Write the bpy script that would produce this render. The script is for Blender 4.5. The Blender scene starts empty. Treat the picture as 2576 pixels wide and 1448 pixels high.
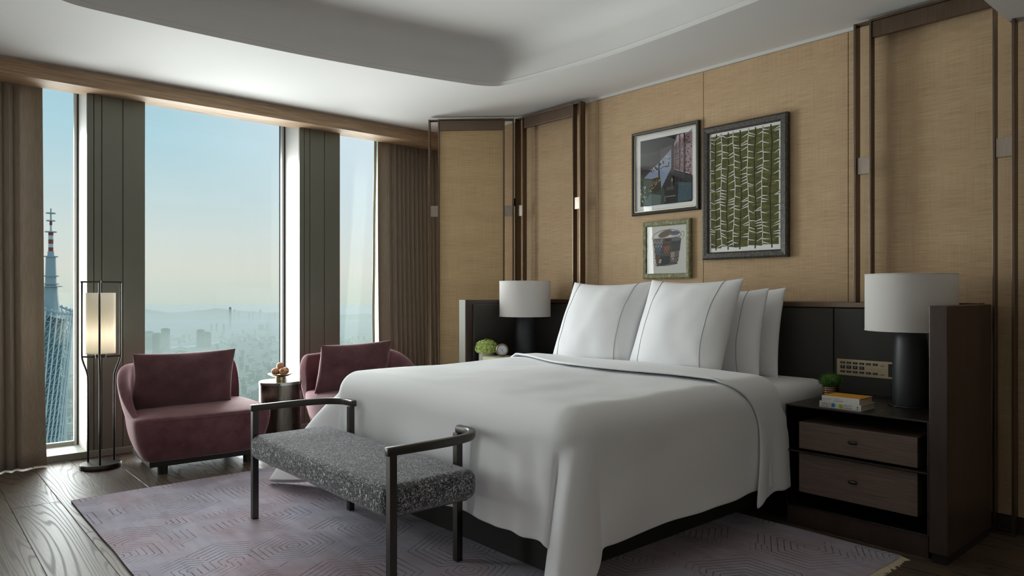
import bpy, bmesh, math, random
from mathutils import Vector, Matrix, noise
R = math.radians
random.seed(7)
sc = bpy.context.scene
COL = sc.collection

# ------------------------------------------------------------------ camera
cam_d = bpy.data.cameras.new('camera'); cam = bpy.data.objects.new('camera', cam_d); COL.objects.link(cam)
cam.location = (0, 0, 1.25)
cam.rotation_euler = (R(90), 0, R(-41.068))
cam_d.sensor_width = 36; cam_d.lens = 1788 / 2576 * 36
cam_d.shift_y = 12 / 2576
cam_d.clip_start = 0.05; cam_d.clip_end = 200000
sc.camera = cam

# ------------------------------------------------------------------ view
sc.view_settings.view_transform = 'Standard'; sc.view_settings.look = 'None'
sc.view_settings.gamma = 1; sc.view_settings.use_curve_mapping = False
sc.view_settings.exposure = 0.0
cy = sc.cycles
cy.max_bounces = 9; cy.diffuse_bounces = 6; cy.glossy_bounces = 4; cy.transmission_bounces = 6
cy.transparent_max_bounces = 16; cy.volume_bounces = 1
cy.caustics_reflective = False; cy.caustics_refractive = False
cy.use_denoising = True
cy.sample_clamp_indirect = 6

# ------------------------------------------------------------------ world: hazy morning sky
W = bpy.data.worlds.new('sky'); sc.world = W; W.use_nodes = True
nt = W.node_tree; nt.nodes.clear()
wo = nt.nodes.new('ShaderNodeOutputWorld'); bg = nt.nodes.new('ShaderNodeBackground')
tc = nt.nodes.new('ShaderNodeTexCoord'); sp = nt.nodes.new('ShaderNodeSeparateXYZ')
mr = nt.nodes.new('ShaderNodeMapRange'); mr.inputs[1].default_value = -0.2; mr.inputs[2].default_value = 0.8
cr = nt.nodes.new('ShaderNodeValToRGB')
def sky_stop(z, c):
    e = cr.color_ramp.elements.new((z + 0.2)); e.color = (*c, 1)
els = cr.color_ramp.elements
els[0].position = 0.0; els[0].color = (.56, .64, .58, 1)
els[1].position = 1.0; els[1].color = (.16, .34, .52, 1)
for z, c in [(-.03, (.56, .63, .58)), (0.0, (.63, .67, .62)), (.03, (.70, .70, .65)), (.07, (.66, .71, .70)),
             (.13, (.55, .68, .73)), (.20, (.43, .64, .74)), (.30, (.36, .58, .72)), (.5, (.26, .46, .64))]:
    sky_stop(z, c)
nt.links.new(tc.outputs['Generated'], sp.inputs[0]); nt.links.new(sp.outputs[2], mr.inputs[0])
# the sky whitens towards the sun's side
mx_ = nt.nodes.new('ShaderNodeMixRGB'); mx_.inputs[2].default_value = (.80,.84,.92,1)
vd = nt.nodes.new('ShaderNodeVectorMath'); vd.operation = 'DOT_PRODUCT'; vd.inputs[1].default_value = Vector((.60,.72,.42)).normalized()
mr2 = nt.nodes.new('ShaderNodeMapRange'); mr2.interpolation_type = 'SMOOTHSTEP'; mr2.inputs[1].default_value = .88; mr2.inputs[2].default_value = 1.0; mr2.inputs[4].default_value = .85
nt.links.new(tc.outputs['Generated'], vd.inputs[0]); nt.links.new(vd.outputs['Value'], mr2.inputs[0]); nt.links.new(mr2.outputs[0], mx_.inputs[0])
nt.links.new(mr.outputs[0], cr.inputs[0]); nt.links.new(cr.outputs[0], mx_.inputs[1]); nt.links.new(mx_.outputs[0], bg.inputs[0]); nt.links.new(bg.outputs[0], wo.inputs[0])
bg.inputs[1].default_value = 1.1

# hazy sun, very diffuse
sun_d = bpy.data.lights.new('sun_offscreen', 'SUN'); sun = bpy.data.objects.new('sun_offscreen', sun_d); COL.objects.link(sun)
sun_d.energy = 2.1; sun_d.angle = R(40); sun_d.color = (1.0, .965, .92)
sdir = Vector((-.60, -.72, -.42))            # travel direction of the light
sun.rotation_euler = sdir.to_track_quat('-Z', 'Y').to_euler(); sun.location = (60, 72, 42)

# daylight entering at the bays of the window wall: the panes in view, then the same wall past the picture's left edge
DAY = 42.0
for nm_, a_, b_ in (('window_daylight', .62, 1.10), ('window_daylight', 1.51, 2.79), ('window_daylight', 3.21, 4.44),
                    ('window_left_offscreen', -.18, .60), ('window_far_left_offscreen', -1.87, -.59)):
    ad_ = bpy.data.lights.new(nm_, 'AREA'); ao = bpy.data.objects.new(nm_, ad_); COL.objects.link(ao)
    ad_.shape = 'RECTANGLE'; ad_.size = b_-a_; ad_.size_y = 2.45
    ad_.energy = DAY*(b_-a_)*2.7; ad_.color = (.965, .98, 1.0)
    ao.location = ((a_+b_)/2, 6.56, 1.29); ao.rotation_euler = (R(-90), 0, 0)

# ================================================================== helpers
class MB:
    def __init__(s): s.v = []; s.f = []; s.m = []
    def face(s, idx, m=0): s.f.append(idx); s.m.append(m)
    def box(s, x0, y0, z0, x1, y1, z1, m=0):
        if x0 > x1: x0, x1 = x1, x0
        if y0 > y1: y0, y1 = y1, y0
        if z0 > z1: z0, z1 = z1, z0
        b = len(s.v)
        s.v += [(x0,y0,z0),(x1,y0,z0),(x1,y1,z0),(x0,y1,z0),(x0,y0,z1),(x1,y0,z1),(x1,y1,z1),(x0,y1,z1)]
        for q in ((0,3,2,1),(4,5,6,7),(0,1,5,4),(1,2,6,5),(2,3,7,6),(3,0,4,7)): s.face([b+i for i in q], m)
        return s
    def obox(s, p, q, w, z0, z1, m=0):
        """box along the plan segment p-q, w wide"""
        d = Vector((q[0]-p[0], q[1]-p[1])); n = Vector((-d.y, d.x)).normalized()*w/2
        b = len(s.v)
        for z in (z0, z1):
            s.v += [(p[0]-n.x,p[1]-n.y,z),(q[0]-n.x,q[1]-n.y,z),(q[0]+n.x,q[1]+n.y,z),(p[0]+n.x,p[1]+n.y,z)]
        for q_ in ((0,3,2,1),(4,5,6,7),(0,1,5,4),(1,2,6,5),(2,3,7,6),(3,0,4,7)): s.face([b+i for i in q_], m)
        return s
    def quad(s, a, b, c, d, m=0):
        k = len(s.v); s.v += [tuple(a), tuple(b), tuple(c), tuple(d)]; s.face([k,k+1,k+2,k+3], m); return s
    def poly(s, pts, m=0):
        k = len(s.v); s.v += [tuple(p) for p in pts]; s.face(list(range(k, k+len(pts))), m); return s
    def prism(s, poly, z0, z1, m=0):
        k = len(s.v); n = len(poly)
        s.v += [(p[0],p[1],z0) for p in poly] + [(p[0],p[1],z1) for p in poly]
        s.face([k+i for i in range(n)][::-1], m); s.face([k+n+i for i in range(n)], m)
        for i in range(n): s.face([k+i, k+(i+1)%n, k+n+(i+1)%n, k+n+i], m)
        return s
    def lathe(s, prof, n=32, c=(0,0,0), m=0, cap=True, sx=1, sy=1):
        k = len(s.v)
        for r, z in prof:
            for i in range(n):
                a = 2*math.pi*i/n; s.v.append((c[0]+r*sx*math.cos(a), c[1]+r*sy*math.sin(a), c[2]+z))
        for j in range(len(prof)-1):
            for i in range(n):
                s.face([k+j*n+i, k+j*n+(i+1)%n, k+(j+1)*n+(i+1)%n, k+(j+1)*n+i], m)
        if cap:
            s.face([k+i for i in range(n)][::-1], m); s.face([k+(len(prof)-1)*n+i for i in range(n)], m)
        return s
    def tube(s, path, r, n=8, m=0, closed=False, sq=None):
        """round (or sq=(w,h) rectangular) section swept along path"""
        P = [Vector(p) for p in path]; N = len(P); k = len(s.v)
        up = Vector((0,0,1)); prev = None
        for i, p in enumerate(P):
            if closed: t = P[(i+1)%N]-P[i-1]
            else: t = P[min(i+1,N-1)]-P[max(i-1,0)]
            t.normalize()
            if prev is None:
                a = up if abs(t.z) < .9 else Vector((1,0,0))
                x = t.cross(a).normalized()
            else:
                x = (prev - t*prev.dot(t))
                x = x.normalized() if x.length > 1e-6 else t.cross(up).normalized()
            prev = x; y = x.cross(t).normalized()
            if sq:
                w, h = sq
                for a, b in ((-w/2,-h/2),(w/2,-h/2),(w/2,h/2),(-w/2,h/2)): s.v.append(tuple(p+x*a+y*b))
            else:
                rr = r[i] if isinstance(r, (list, tuple)) else r
                for j in range(n):
                    a = 2*math.pi*j/n; s.v.append(tuple(p+x*rr*math.cos(a)+y*rr*math.sin(a)))
        n_ = 4 if sq else n
        for i in range(N if closed else N-1):
            for j in range(n_):
                i2 = (i+1)%N
                s.face([k+i*n_+j, k+i*n_+(j+1)%n_, k+i2*n_+(j+1)%n_, k+i2*n_+j], m)
        if not closed:
            s.face([k+j for j in range(n_)][::-1], m); s.face([k+(N-1)*n_+j for j in range(n_)], m)
        return s
    def grid(s, fn, nu, nv, m=0, wrap_u=False):
        k = len(s.v)
        for j in range(nv+1):
            for i in range(nu+(0 if wrap_u else 1)):
                s.v.append(tuple(fn(i/nu, j/nv)))
        w = nu if wrap_u else nu+1
        for j in range(nv):
            for i in range(nu):
                i2 = (i+1) % w if wrap_u else i+1
                s.face([k+j*w+i, k+j*w+i2, k+(j+1)*w+i2, k+(j+1)*w+i], m)
        return s
    def sphere(s, c, r, n=12, k=8, m=0, sc_=(1,1,1)):
        prof = [(r*math.sin(math.pi*j/k), -r*math.cos(math.pi*j/k)) for j in range(1, k)]
        b = len(s.v)
        for rr, z in prof:
            for i in range(n):
                a = 2*math.pi*i/n; s.v.append((c[0]+rr*math.cos(a)*sc_[0], c[1]+rr*math.sin(a)*sc_[1], c[2]+z*sc_[2]))
        for j in range(len(prof)-1):
            for i in range(n): s.face([b+j*n+i, b+j*n+(i+1)%n, b+(j+1)*n+(i+1)%n, b+(j+1)*n+i], m)
        t = len(s.v); s.v += [(c[0],c[1],c[2]-r*sc_[2]), (c[0],c[1],c[2]+r*sc_[2])]
        L = (len(prof)-1)*n
        for i in range(n):
            s.face([t, b+(i+1)%n, b+i], m); s.face([t+1, b+L+i, b+L+(i+1)%n], m)
        return s
    def mesh(s, name, mats, inv=None, smooth=False):
        me = bpy.data.meshes.new(name)
        v = [inv @ Vector(p) for p in s.v] if inv is not None else s.v
        me.from_pydata([tuple(p) for p in v], [], s.f)
        for mt in mats: me.materials.append(mt)
        me.polygons.foreach_set('material_index', s.m)
        if smooth: me.polygons.foreach_set('use_smooth', [True]*len(me.polygons))
        me.update(); return me
    def build(s, name, mats, parent=None, smooth=False, bevel=0, seg=2, sub=0, solid=0, local=False, fix=True, angle=None):
        if not isinstance(mats, (list, tuple)): mats = [mats]
        inv = None
        if parent is not None and not local: inv = MW(parent).inverted()
        me = s.mesh(name, mats, inv, smooth)
        if fix:
            bm = bmesh.new(); bm.from_mesh(me); bmesh.ops.recalc_face_normals(bm, faces=bm.faces); bm.to_mesh(me); bm.free()
        o = bpy.data.objects.new(name, me); COL.objects.link(o)
        if parent is not None: o.parent = parent
        if solid:
            md = o.modifiers.new('solid', 'SOLIDIFY'); md.thickness = solid; md.offset = 0
        if bevel:
            md = o.modifiers.new('bevel', 'BEVEL'); md.width = bevel; md.segments = seg; md.limit_method = 'ANGLE'; md.angle_limit = R(40)
        if sub:
            md = o.modifiers.new('sub', 'SUBSURF'); md.levels = sub; md.render_levels = sub
        if smooth and angle:
            me.set_sharp_from_angle(angle=R(angle))
        return o
def MW(o):
    m = Matrix.Translation(o.location) @ o.rotation_euler.to_matrix().to_4x4()
    return MW(o.parent) @ m if o.parent else m
def tag(o, label=None, cat=None, group=None, kind=None):
    if label: o['label'] = label
    if cat: o['category'] = cat
    if group: o['group'] = group
    if kind: o['kind'] = kind
    return o
def thing(name, label, cat, loc=(0,0,0), rz=0, group=None):
    o = bpy.data.objects.new(name, None); COL.objects.link(o); o.empty_display_size = .1
    o.location = loc; o.rotation_euler = (0,0,rz)
    return tag(o, label, cat, group)
def copy_tree(o, parent=None):
    c = o.copy(); COL.objects.link(c); c.parent = parent
    for ch in [x for x in bpy.data.objects if x.parent == o]: copy_tree(ch, c)
    return c
def catmull(pts, n=6, closed=True):
    out = []; N = len(pts)
    P = [Vector(p) for p in pts]
    for i in range(N if closed else N-1):
        if closed: p0,p1,p2,p3 = P[i-1],P[i],P[(i+1)%N],P[(i+2)%N]
        else: p0,p1,p2,p3 = P[max(i-1,0)],P[i],P[i+1],P[min(i+2,N-1)]
        for k in range(n):
            t = k/n
            out.append(.5*((2*p1)+(-p0+p2)*t+(2*p0-5*p1+4*p2-p3)*t*t+(-p0+3*p1-3*p2+p3)*t**3))
    if not closed: out.append(P[-1])
    return out
def sstep(a, b, x):
    t = max(0, min(1, (x-a)/(b-a))); return t*t*(3-2*t)
def lerp(a, b, t): return a+(b-a)*t

# ------------------------------------------------------------------ materials
def srgb(r, g, b):
    f = lambda c: ((c/255+.055)/1.055)**2.4 if c/255 > .04045 else c/255/12.92
    return (f(r), f(g), f(b), 1)
class Mat:
    def __init__(s, name, col=(.5,.5,.5,1), rough=.5, metal=0, spec=.5, sheen=0, sheen_tint=None, coat=0):
        s.m = bpy.data.materials.new(name); s.m.use_nodes = True
        s.t = s.m.node_tree; s.p = s.t.nodes['Principled BSDF']
        s.p.inputs['Base Color'].default_value = col; s.p.inputs['Roughness'].default_value = rough
        s.p.inputs['Metallic'].default_value = metal; s.p.inputs['Specular IOR Level'].default_value = spec
        if sheen:
            s.p.inputs['Sheen Weight'].default_value = sheen; s.p.inputs['Sheen Roughness'].default_value = .5
            if sheen_tint: s.p.inputs['Sheen Tint'].default_value = sheen_tint
        if coat: s.p.inputs['Coat Weight'].default_value = coat
    def n(s, typ, **kw):
        nd = s.t.nodes.new('ShaderNode'+typ)
        for k, v in kw.items():
            if k.startswith('i_'): nd.inputs[int(k[2:]) if k[2:].isdigit() else k[2:].replace('_',' ')].default_value = v
            else: setattr(nd, k, v)
        return nd
    def l(s, a, b): s.t.links.new(a, b)
    def coord(s, kind='Object', scale=(1,1,1), rot=(0,0,0), loc=(0,0,0)):
        t = s.n('TexCoord'); m = s.n('Mapping'); m.inputs['Scale'].default_value = scale
        m.inputs['Rotation'].default_value = rot; m.inputs['Location'].default_value = loc
        s.l(t.outputs[kind], m.inputs[0]); return m.outputs[0]
    def world(s, scale=(1,1,1), rot=(0,0,0)):
        g = s.n('NewGeometry'); m = s.n('Mapping'); m.inputs['Scale'].default_value = scale; m.inputs['Rotation'].default_value = rot
        s.l(g.outputs['Position'], m.inputs[0]); return m.outputs[0]
    def noise(s, vec, scale=5, detail=4, rough=.55, dist=0):
        n = s.n('TexNoise'); n.inputs['Scale'].default_value = scale; n.inputs['Detail'].default_value = detail
        n.inputs['Roughness'].default_value = rough; n.inputs['Distortion'].default_value = dist
        s.l(vec, n.inputs['Vector']); return n.outputs[0]
    def ramp(s, fac, stops, interp='LINEAR'):
        r = s.n('ValToRGB'); r.color_ramp.interpolation = interp
        e = r.color_ramp.elements
        e[0].position = stops[0][0]; e[0].color = stops[0][1]; e[1].position = stops[-1][0]; e[1].color = stops[-1][1]
        for p, c in stops[1:-1]:
            x = e.new(p); x.color = c
        s.l(fac, r.inputs[0]); return r.outputs[0]
    def mix(s, fac, a, b, typ='MIX'):
        m = s.n('MixRGB', blend_type=typ)
        for sock, val in ((0,fac),(1,a),(2,b)):
            if hasattr(val, 'links'): s.l(val, m.inputs[sock])
            else: m.inputs[sock].default_value = val
        return m.outputs[0]
    def math(s, op, a, b=0):
        m = s.n('Math', operation=op)
        for sock, val in ((0,a),(1,b)):
            if hasattr(val, 'links'): s.l(val, m.inputs[sock])
            else: m.inputs[sock].default_value = val
        return m.outputs[0]
    def col(s, out): s.l(out, s.p.inputs['Base Color']); return s
    def rough(s, out): s.l(out, s.p.inputs['Roughness']); return s
    def bump(s, h, strength=.3, dist=.01):
        b = s.n('Bump'); b.inputs['Strength'].default_value = strength; b.inputs['Distance'].default_value = dist
        s.l(h, b.inputs['Height']); s.l(b.outputs[0], s.p.inputs['Normal']); return s
def flat(name, c, rough=.6, **kw): return Mat(name, c, rough, **kw).m
def g3(v): return (v, v, v, 1)

# white paint
x = Mat('ceiling_paint', (.70,.685,.665,1), .85, spec=.2); M_CEIL = x.m
x = Mat('wall_plaster', (.66,.63,.58,1), .9); M_PLASTER = x.m
# grasscloth : fine horizontal slubs and threads
def grasscloth(name, c0, c1, c2):
    x = Mat(name, c0, .75, spec=.25, sheen=.15)
    # panel plane = world Y,Z
    v1 = x.world(scale=(.0, 7, 240)); n1 = x.noise(v1, 1, 3, .6)
    v2 = x.world(scale=(.0, 340, 3)); n2 = x.noise(v2, 1, 3, .6)
    v3 = x.world(scale=(.0, .7, 6)); n3 = x.noise(v3, 1, 4, .6)
    v4 = x.world(scale=(.0, 26, 420)); n4 = x.noise(v4, 1, 2, .5)
    a = x.ramp(n1, [(.25, c0), (.5, c1), (.75, c2)])
    a = x.mix(.22, a, x.ramp(n2, [(.35, (.3,.3,.3,1)), (.65, (.72,.72,.72,1))]), 'OVERLAY')
    a = x.mix(.28, a, x.ramp(n3, [(.3, (.38,.37,.36,1)), (.7, (.62,.62,.62,1))]), 'OVERLAY')
    sl = x.ramp(n4, [(.20, (.35,.27,.2,1)), (.27, (1,1,1,1))])
    a = x.mix(.5, a, sl, 'MULTIPLY')
    x.col(a); x.bump(x.math('ADD', n1, x.math('MULTIPLY', n2, .5)), .35, .004)
    return x.m
M_CLOTH = grasscloth('grasscloth', srgb(178,149,116), srgb(198,169,134), srgb(212,184,149))
M_SCREEN = grasscloth('screen_cloth', srgb(176,149,110), srgb(194,167,126), srgb(206,180,140))
# pale oak veneer for valance
x = Mat('valance_veneer', srgb(150,122,92), .55)
v = x.world(scale=(3, 40, 70)); n1 = x.noise(v, 1, 5, .6, .4)
x.col(x.ramp(n1, [(.3, srgb(138,112,88)), (.5, srgb(166,138,110)), (.7, srgb(188,160,128))])); x.bump(n1, .1, .002)
M_VALANCE = x.m
# dark oak planks
x = Mat('oak_floor', (.1,.08,.06,1), .38, spec=.28)
oi = x.n('ObjectInfo'); tcn = x.n('TexCoord'); ad = x.n('VectorMath', operation='ADD')
cmb = x.n('CombineXYZ'); x.l(x.math('MULTIPLY', oi.outputs['Random'], 37), cmb.inputs[0]); x.l(x.math('MULTIPLY', oi.outputs['Random'], 91), cmb.inputs[1])
x.l(tcn.outputs['Object'], ad.inputs[0]); x.l(cmb.outputs[0], ad.inputs[1])
mp = x.n('Mapping'); mp.inputs['Scale'].default_value = (3.2, .26, 1); x.l(ad.outputs[0], mp.inputs[0])
field = x.noise(mp.outputs[0], 1.0, 2.5, .45, .35)
rings = x.math('SINE', x.math('MULTIPLY', field, 230))
ringm = x.ramp(rings, [(.30, g3(0)), (.95, g3(1))])
mp2 = x.n('Mapping'); mp2.inputs['Scale'].default_value = (160, 5, 1); x.l(ad.outputs[0], mp2.inputs[0])
fine = x.noise(mp2.outputs[0], 1, 3, .6)
base = x.mix(ringm, srgb(96,83,70), srgb(72,61,51))
base = x.mix(.5, base, x.ramp(fine, [(.3, g3(.3)), (.7, g3(.7))]), 'OVERLAY')
tone = x.ramp(oi.outputs['Random'], [(0, g3(.36)), (1, g3(.62))])
x.col(x.mix(.6, base, tone, 'OVERLAY'))
x.rough(x.ramp(ringm, [(0, g3(.42)), (1, g3(.52))]))
x.bump(x.math('SUBTRACT', x.math('MULTIPLY', fine, .4), x.math('MULTIPLY', ringm, .5)), .22, .001)
M_FLOOR = x.m
M_GAP = flat('floor_gap', (.012,.01,.009,1), .9)
# metals
def metal(name, c, rough, streak=(1,1,60), st=.25):
    x = Mat(name, c, rough, 1)
    n = x.noise(x.coord('Object', scale=streak), 6, 4, .6)
    x.rough(x.ramp(n, [(.3, g3(max(0, rough-st*.4))), (.7, g3(rough+st*.4))]))
    d = tuple(k*.72 for k in c[:3])+(1,)
    x.col(x.ramp(n, [(.3, d), (.7, c)]))
    return x.m
M_BRONZE = metal('bronze', (.20,.145,.11,1), .38, (60,60,1.5))
M_BRONZE_L = metal('bronze_light', (.52,.43,.37,1), .35, (90,90,2))
M_GUN = Mat('gunmetal', (.085,.078,.072,1), .34, 1).m
M_LAMPMETAL = Mat('lamp_bronze', (.075,.068,.06,1), .38, 1).m
M_BRASS = metal('brass', (.52,.41,.24,1), .3)
M_DRUM = metal('drum_bronze', (.17,.15,.12,1), .27, (26,26,.6))
M_COPPER = metal('copper_pot', (.42,.25,.17,1), .25)
M_DARKMETAL = metal('nightstand_steel', (.105,.095,.085,1), .36, (1,30,1))
# woods
def wood(name, c0, c1, scale, rough=.45):
    x = Mat(name, c0, rough)
    n = x.noise(x.coord('Object', scale=scale), 1, 5, .65)
    x.col(x.ramp(n, [(.3, c0), (.7, c1)])); x.bump(n, .15, .001); return x.m
M_DRAWER = wood('stained_ash', srgb(104,88,80), srgb(134,116,106), (4, 5, 220))
M_DARKWOOD = wood('dark_lacquer_wood', srgb(58,44,39), srgb(74,58,52), (9, 9, 3), .4)
M_BLACK = flat('black_base', (.010,.009,.008,1), .6)
x = Mat('leather', srgb(58,56,53), .5)
n1 = x.noise(x.coord('Object'), 420, 2, .5); x.bump(n1, .12, .001)
M_LEATHER = x.m
# velvet
def velvet(name, c, c2):
    x = Mat(name, c, .75, spec=.15, sheen=1.0, sheen_tint=srgb(208,176,180))
    n1 = x.noise(x.coord('Object'), 7, 5, .6); n2 = x.noise(x.coord('Object'), 60, 3, .6)
    a = x.ramp(n1, [(.3, c), (.7, c2)])
    x.col(x.mix(.25, a, x.ramp(n2, [(.3, g3(.35)), (.7, g3(.65))]), 'OVERLAY')); x.bump(n2, .08, .002); return x.m
M_VELVET = velvet('plum_velvet', srgb(84,48,54), srgb(116,76,82))
M_VELVET2 = velvet('plum_velvet_cushion', srgb(86,56,60), srgb(110,76,80))
# white linen
def linen(name, c, trans=0):
    x = Mat(name, c, .8, spec=.2, sheen=.2)
    n = x.noise(x.coord('Object'), 5, 4, .5); x.bump(n, .06, .01); return x.m
M_LINEN = linen('white_linen', (.84,.84,.855,1))
M_PILLOW = linen('white_cotton', (.88,.88,.895,1))
M_PIPING = flat('grey_piping', (.42,.43,.46,1), .7)
# curtains
x = Mat('curtain_cloth', srgb(128,115,99), .85, spec=.15, sheen=.25)
n1 = x.noise(x.coord('Object', scale=(160,160,6)), 1, 3, .6)
x.col(x.ramp(n1, [(.3, srgb(142,130,116)), (.7, srgb(164,151,136))])); x.bump(n1, .1, .001)
tl = x.n('BsdfTranslucent'); tl.inputs[0].default_value = srgb(160,146,126)
m1 = x.n('MixShader'); m1.inputs[0].default_value = .09; x.l(x.p.outputs[0], m1.inputs[1]); x.l(tl.outputs[0], m1.inputs[2])
x.l(m1.outputs[0], x.t.nodes['Material Output'].inputs[0]); M_CURTAIN = x.m
x = Mat('sheer_cloth', srgb(214,216,204), .8)
tr = x.n('BsdfTransparent'); tl = x.n('BsdfTranslucent'); tl.inputs[0].default_value = srgb(220,224,210)
m1 = x.n('MixShader'); m1.inputs[0].default_value = .4; x.l(x.p.outputs[0], m1.inputs[1]); x.l(tl.outputs[0], m1.inputs[2])
m2 = x.n('MixShader'); m2.inputs[0].default_value = .45; x.l(m1.outputs[0], m2.inputs[1]); x.l(tr.outputs[0], m2.inputs[2])
x.l(m2.outputs[0], x.t.nodes['Material Output'].inputs[0]); M_SHEER = x.m
# glass (thin sheet)
def thin_glass(name, tint, refl=1.0):
    x = Mat(name); x.t.nodes.remove(x.p)
    tr = x.n('BsdfTransparent'); tr.inputs[0].default_value = tint
    gl = x.n('BsdfGlossy'); gl.inputs['Roughness'].default_value = .0
    fr = x.n('Fresnel'); fr.inputs[0].default_value = 1.45
    m = x.n('MixShader'); x.l(x.math('MULTIPLY', fr.outputs[0], refl), m.inputs[0]); x.l(tr.outputs[0], m.inputs[1]); x.l(gl.outputs[0], m.inputs[2])
    x.l(m.outputs[0], x.t.nodes['Material Output'].inputs[0]); return x.m
M_GLASS = thin_glass('window_glass', (.95,.975,.96,1), .6)
M_PICGLASS = thin_glass('picture_glass', (1,1,1,1), .8)
M_COLUMN = flat('column_metal', srgb(118,119,108), .42, metal=.25)
M_REVEAL = flat('reveal_paint', srgb(196,194,190), .5)
M_SILL = flat('sill_metal', srgb(150,152,143), .4, metal=.4)
M_GASKET = flat('gasket', (.02,.022,.024,1), .6)
# lamp shades
def shade(name, c, tr=.35):
    x = Mat(name, c, .8, spec=.1)
    tl = x.n('BsdfTranslucent'); tl.inputs[0].default_value = c
    m = x.n('MixShader'); m.inputs[0].default_value = tr; x.l(x.p.outputs[0], m.inputs[1]); x.l(tl.outputs[0], m.inputs[2])
    x.l(m.outputs[0], x.t.nodes['Material Output'].inputs[0])
    n = x.noise(x.coord('Object', scale=(1,1,1)), 300, 2, .5); x.bump(n, .05, .001); return x.m
M_SHADE = shade('linen_shade', (.86,.835,.81,1), .3)
M_SHADE2 = shade('parchment_shade', (.86,.83,.76,1), .5)
x = Mat('black_ceramic', (.022,.026,.027,1), .48); x.bump(x.noise(x.coord('Object', scale=(1,1,.1)), 60, 3), .1, .002); M_CERAMIC = x.m
# boucle for the bench
x = Mat('boucle', (.05,.05,.055,1), .9, spec=.1, sheen=.4)
v1 = x.coord('Object', scale=(300,85,85)); v2 = x.coord('Object', scale=(85,300,300))
a = x.noise(v1, 1, 2, .6); b = x.noise(v2, 1, 2, .6)
mx = x.math('MAXIMUM', a, b)
cl = x.noise(x.coord('Object'), 38, 2, .6)
mx2 = x.math('ADD', mx, x.math('MULTIPLY', x.math('SUBTRACT', cl, .5), .16))
x.col(x.ramp(mx2, [(.50, srgb(34,34,40)), (.565, srgb(88,89,98)), (.62, srgb(160,160,166)), (.68, srgb(232,226,218))]))
x.bump(mx, .9, .006); M_BOUCLE = x.m
# rug: washed lilac-mauve pile with carved concentric angular lines
x = Mat('rug_pile', (.3,.28,.3,1), .95, spec=.05, sheen=.25)
vo = x.world(scale=(1,1,0))
wn = x.noise(vo, 1.1, 4, .6, .3)
wn2 = x.noise(x.world(scale=(5.5, 1.0, 0)), 2.2, 4, .65)
basec = x.ramp(wn, [(.30, srgb(158,150,166)), (.45, srgb(176,172,188)), (.58, srgb(172,156,167)), (.70, srgb(156,130,140))])
basec = x.mix(.5, basec, x.ramp(wn2, [(.3, g3(.33)), (.7, g3(.66))]), 'OVERLAY')
pil = x.noise(vo, 420, 2, .6)
basec = x.mix(.3, basec, x.ramp(pil, [(.3, g3(.3)), (.7, g3(.7))]), 'OVERLAY')
# hexagonal motifs: staggered cells, hexagonal distance to the cell centre
sep = x.n('SeparateXYZ'); x.l(x.world(scale=(1,1,0)), sep.inputs[0])
def motif(cw, ch, ox, oy, freq):
    X = x.math('ADD', sep.outputs[0], ox); Y = x.math('ADD', sep.outputs[1], oy)
    row = x.math('FLOOR', x.math('DIVIDE', Y, ch))
    sh = x.math('MULTIPLY', x.math('MODULO', x.math('ABSOLUTE', row), 2), cw*.5)
    fx = x.math('ABSOLUTE', x.math('SUBTRACT', x.math('MULTIPLY', x.math('FRACT', x.math('DIVIDE', x.math('ADD', X, sh), cw)), cw), cw/2))
    fy = x.math('ABSOLUTE', x.math('SUBTRACT', x.math('MULTIPLY', x.math('FRACT', x.math('DIVIDE', Y, ch)), ch), ch/2))
    d = x.math('MAXIMUM', fx, x.math('ADD', x.math('MULTIPLY', fx, .55), x.math('MULTIPLY', fy, .95)))
    ln = x.math('FRACT', x.math('MULTIPLY', d, freq))
    line = x.math('LESS_THAN', ln, .17)
    return x.math('MULTIPLY', line, x.math('LESS_THAN', d, min(cw, ch)*.52))
mA = motif(.46, .40, .13, .07, 34); mB = motif(.62, .56, .35, .31, 30)
selA = x.math('GREATER_THAN', x.noise(x.world(scale=(1,1,0)), 2.3, 1, .4), .52)
ln = x.mix(selA, mB, mA)
msk = x.ramp(x.noise(x.world(scale=(1,1,0)), 3.1, 3, .6), [(.34, g3(.25)), (.54, g3(1))])
brk = x.ramp(x.noise(x.world(scale=(1,1,0)), 90, 2, .6), [(.3, g3(.3)), (.5, g3(1))])
lm = x.math('MULTIPLY', x.math('MULTIPLY', ln, msk), brk)
lc = x.ramp(wn, [(.3, srgb(92,80,92)), (.7, srgb(104,62,74))])
x.col(x.mix(lm, basec, lc)); x.bump(x.math('SUBTRACT', x.math('MULTIPLY', pil, .35), lm), .6, .006)
M_RUG = x.m
M_FRINGE = flat('fringe', srgb(216,204,178), .9)
# green things
x = Mat('flower_green', srgb(150,172,84), .7); n1 = x.noise(x.coord('Object'), 60, 3)
x.col(x.ramp(n1, [(.3, srgb(148,172,78)), (.55, srgb(190,208,118)), (.75, srgb(224,232,176))])); M_FLOWER = x.m
x = Mat('grass_green', srgb(56,96,28), .7); n1 = x.noise(x.coord('Object'), 50, 3)
x.col(x.ramp(n1, [(.3, srgb(30,62,14)), (.7, srgb(88,136,44))])); M_GRASS = x.m
M_POTW = flat('stoneware', srgb(190,184,170), .6)
M_PAPER = flat('paper', srgb(214,206,190), .85)
M_WHITE = flat('matte_white', srgb(232,232,230), .6)
M_TEXT = flat('ink', srgb(70,72,76), .7)
_pc = {}
def pal(r, g, b, rough=.75):
    k = (r,g,b)
    if k not in _pc: _pc[k] = flat('print_%d_%d_%d' % k, srgb(r,g,b), rough)
    return _pc[k]
#@@STRUCT

# ================================================================== THE ROOM
XW = 4.45; ZC = 2.88
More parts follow.
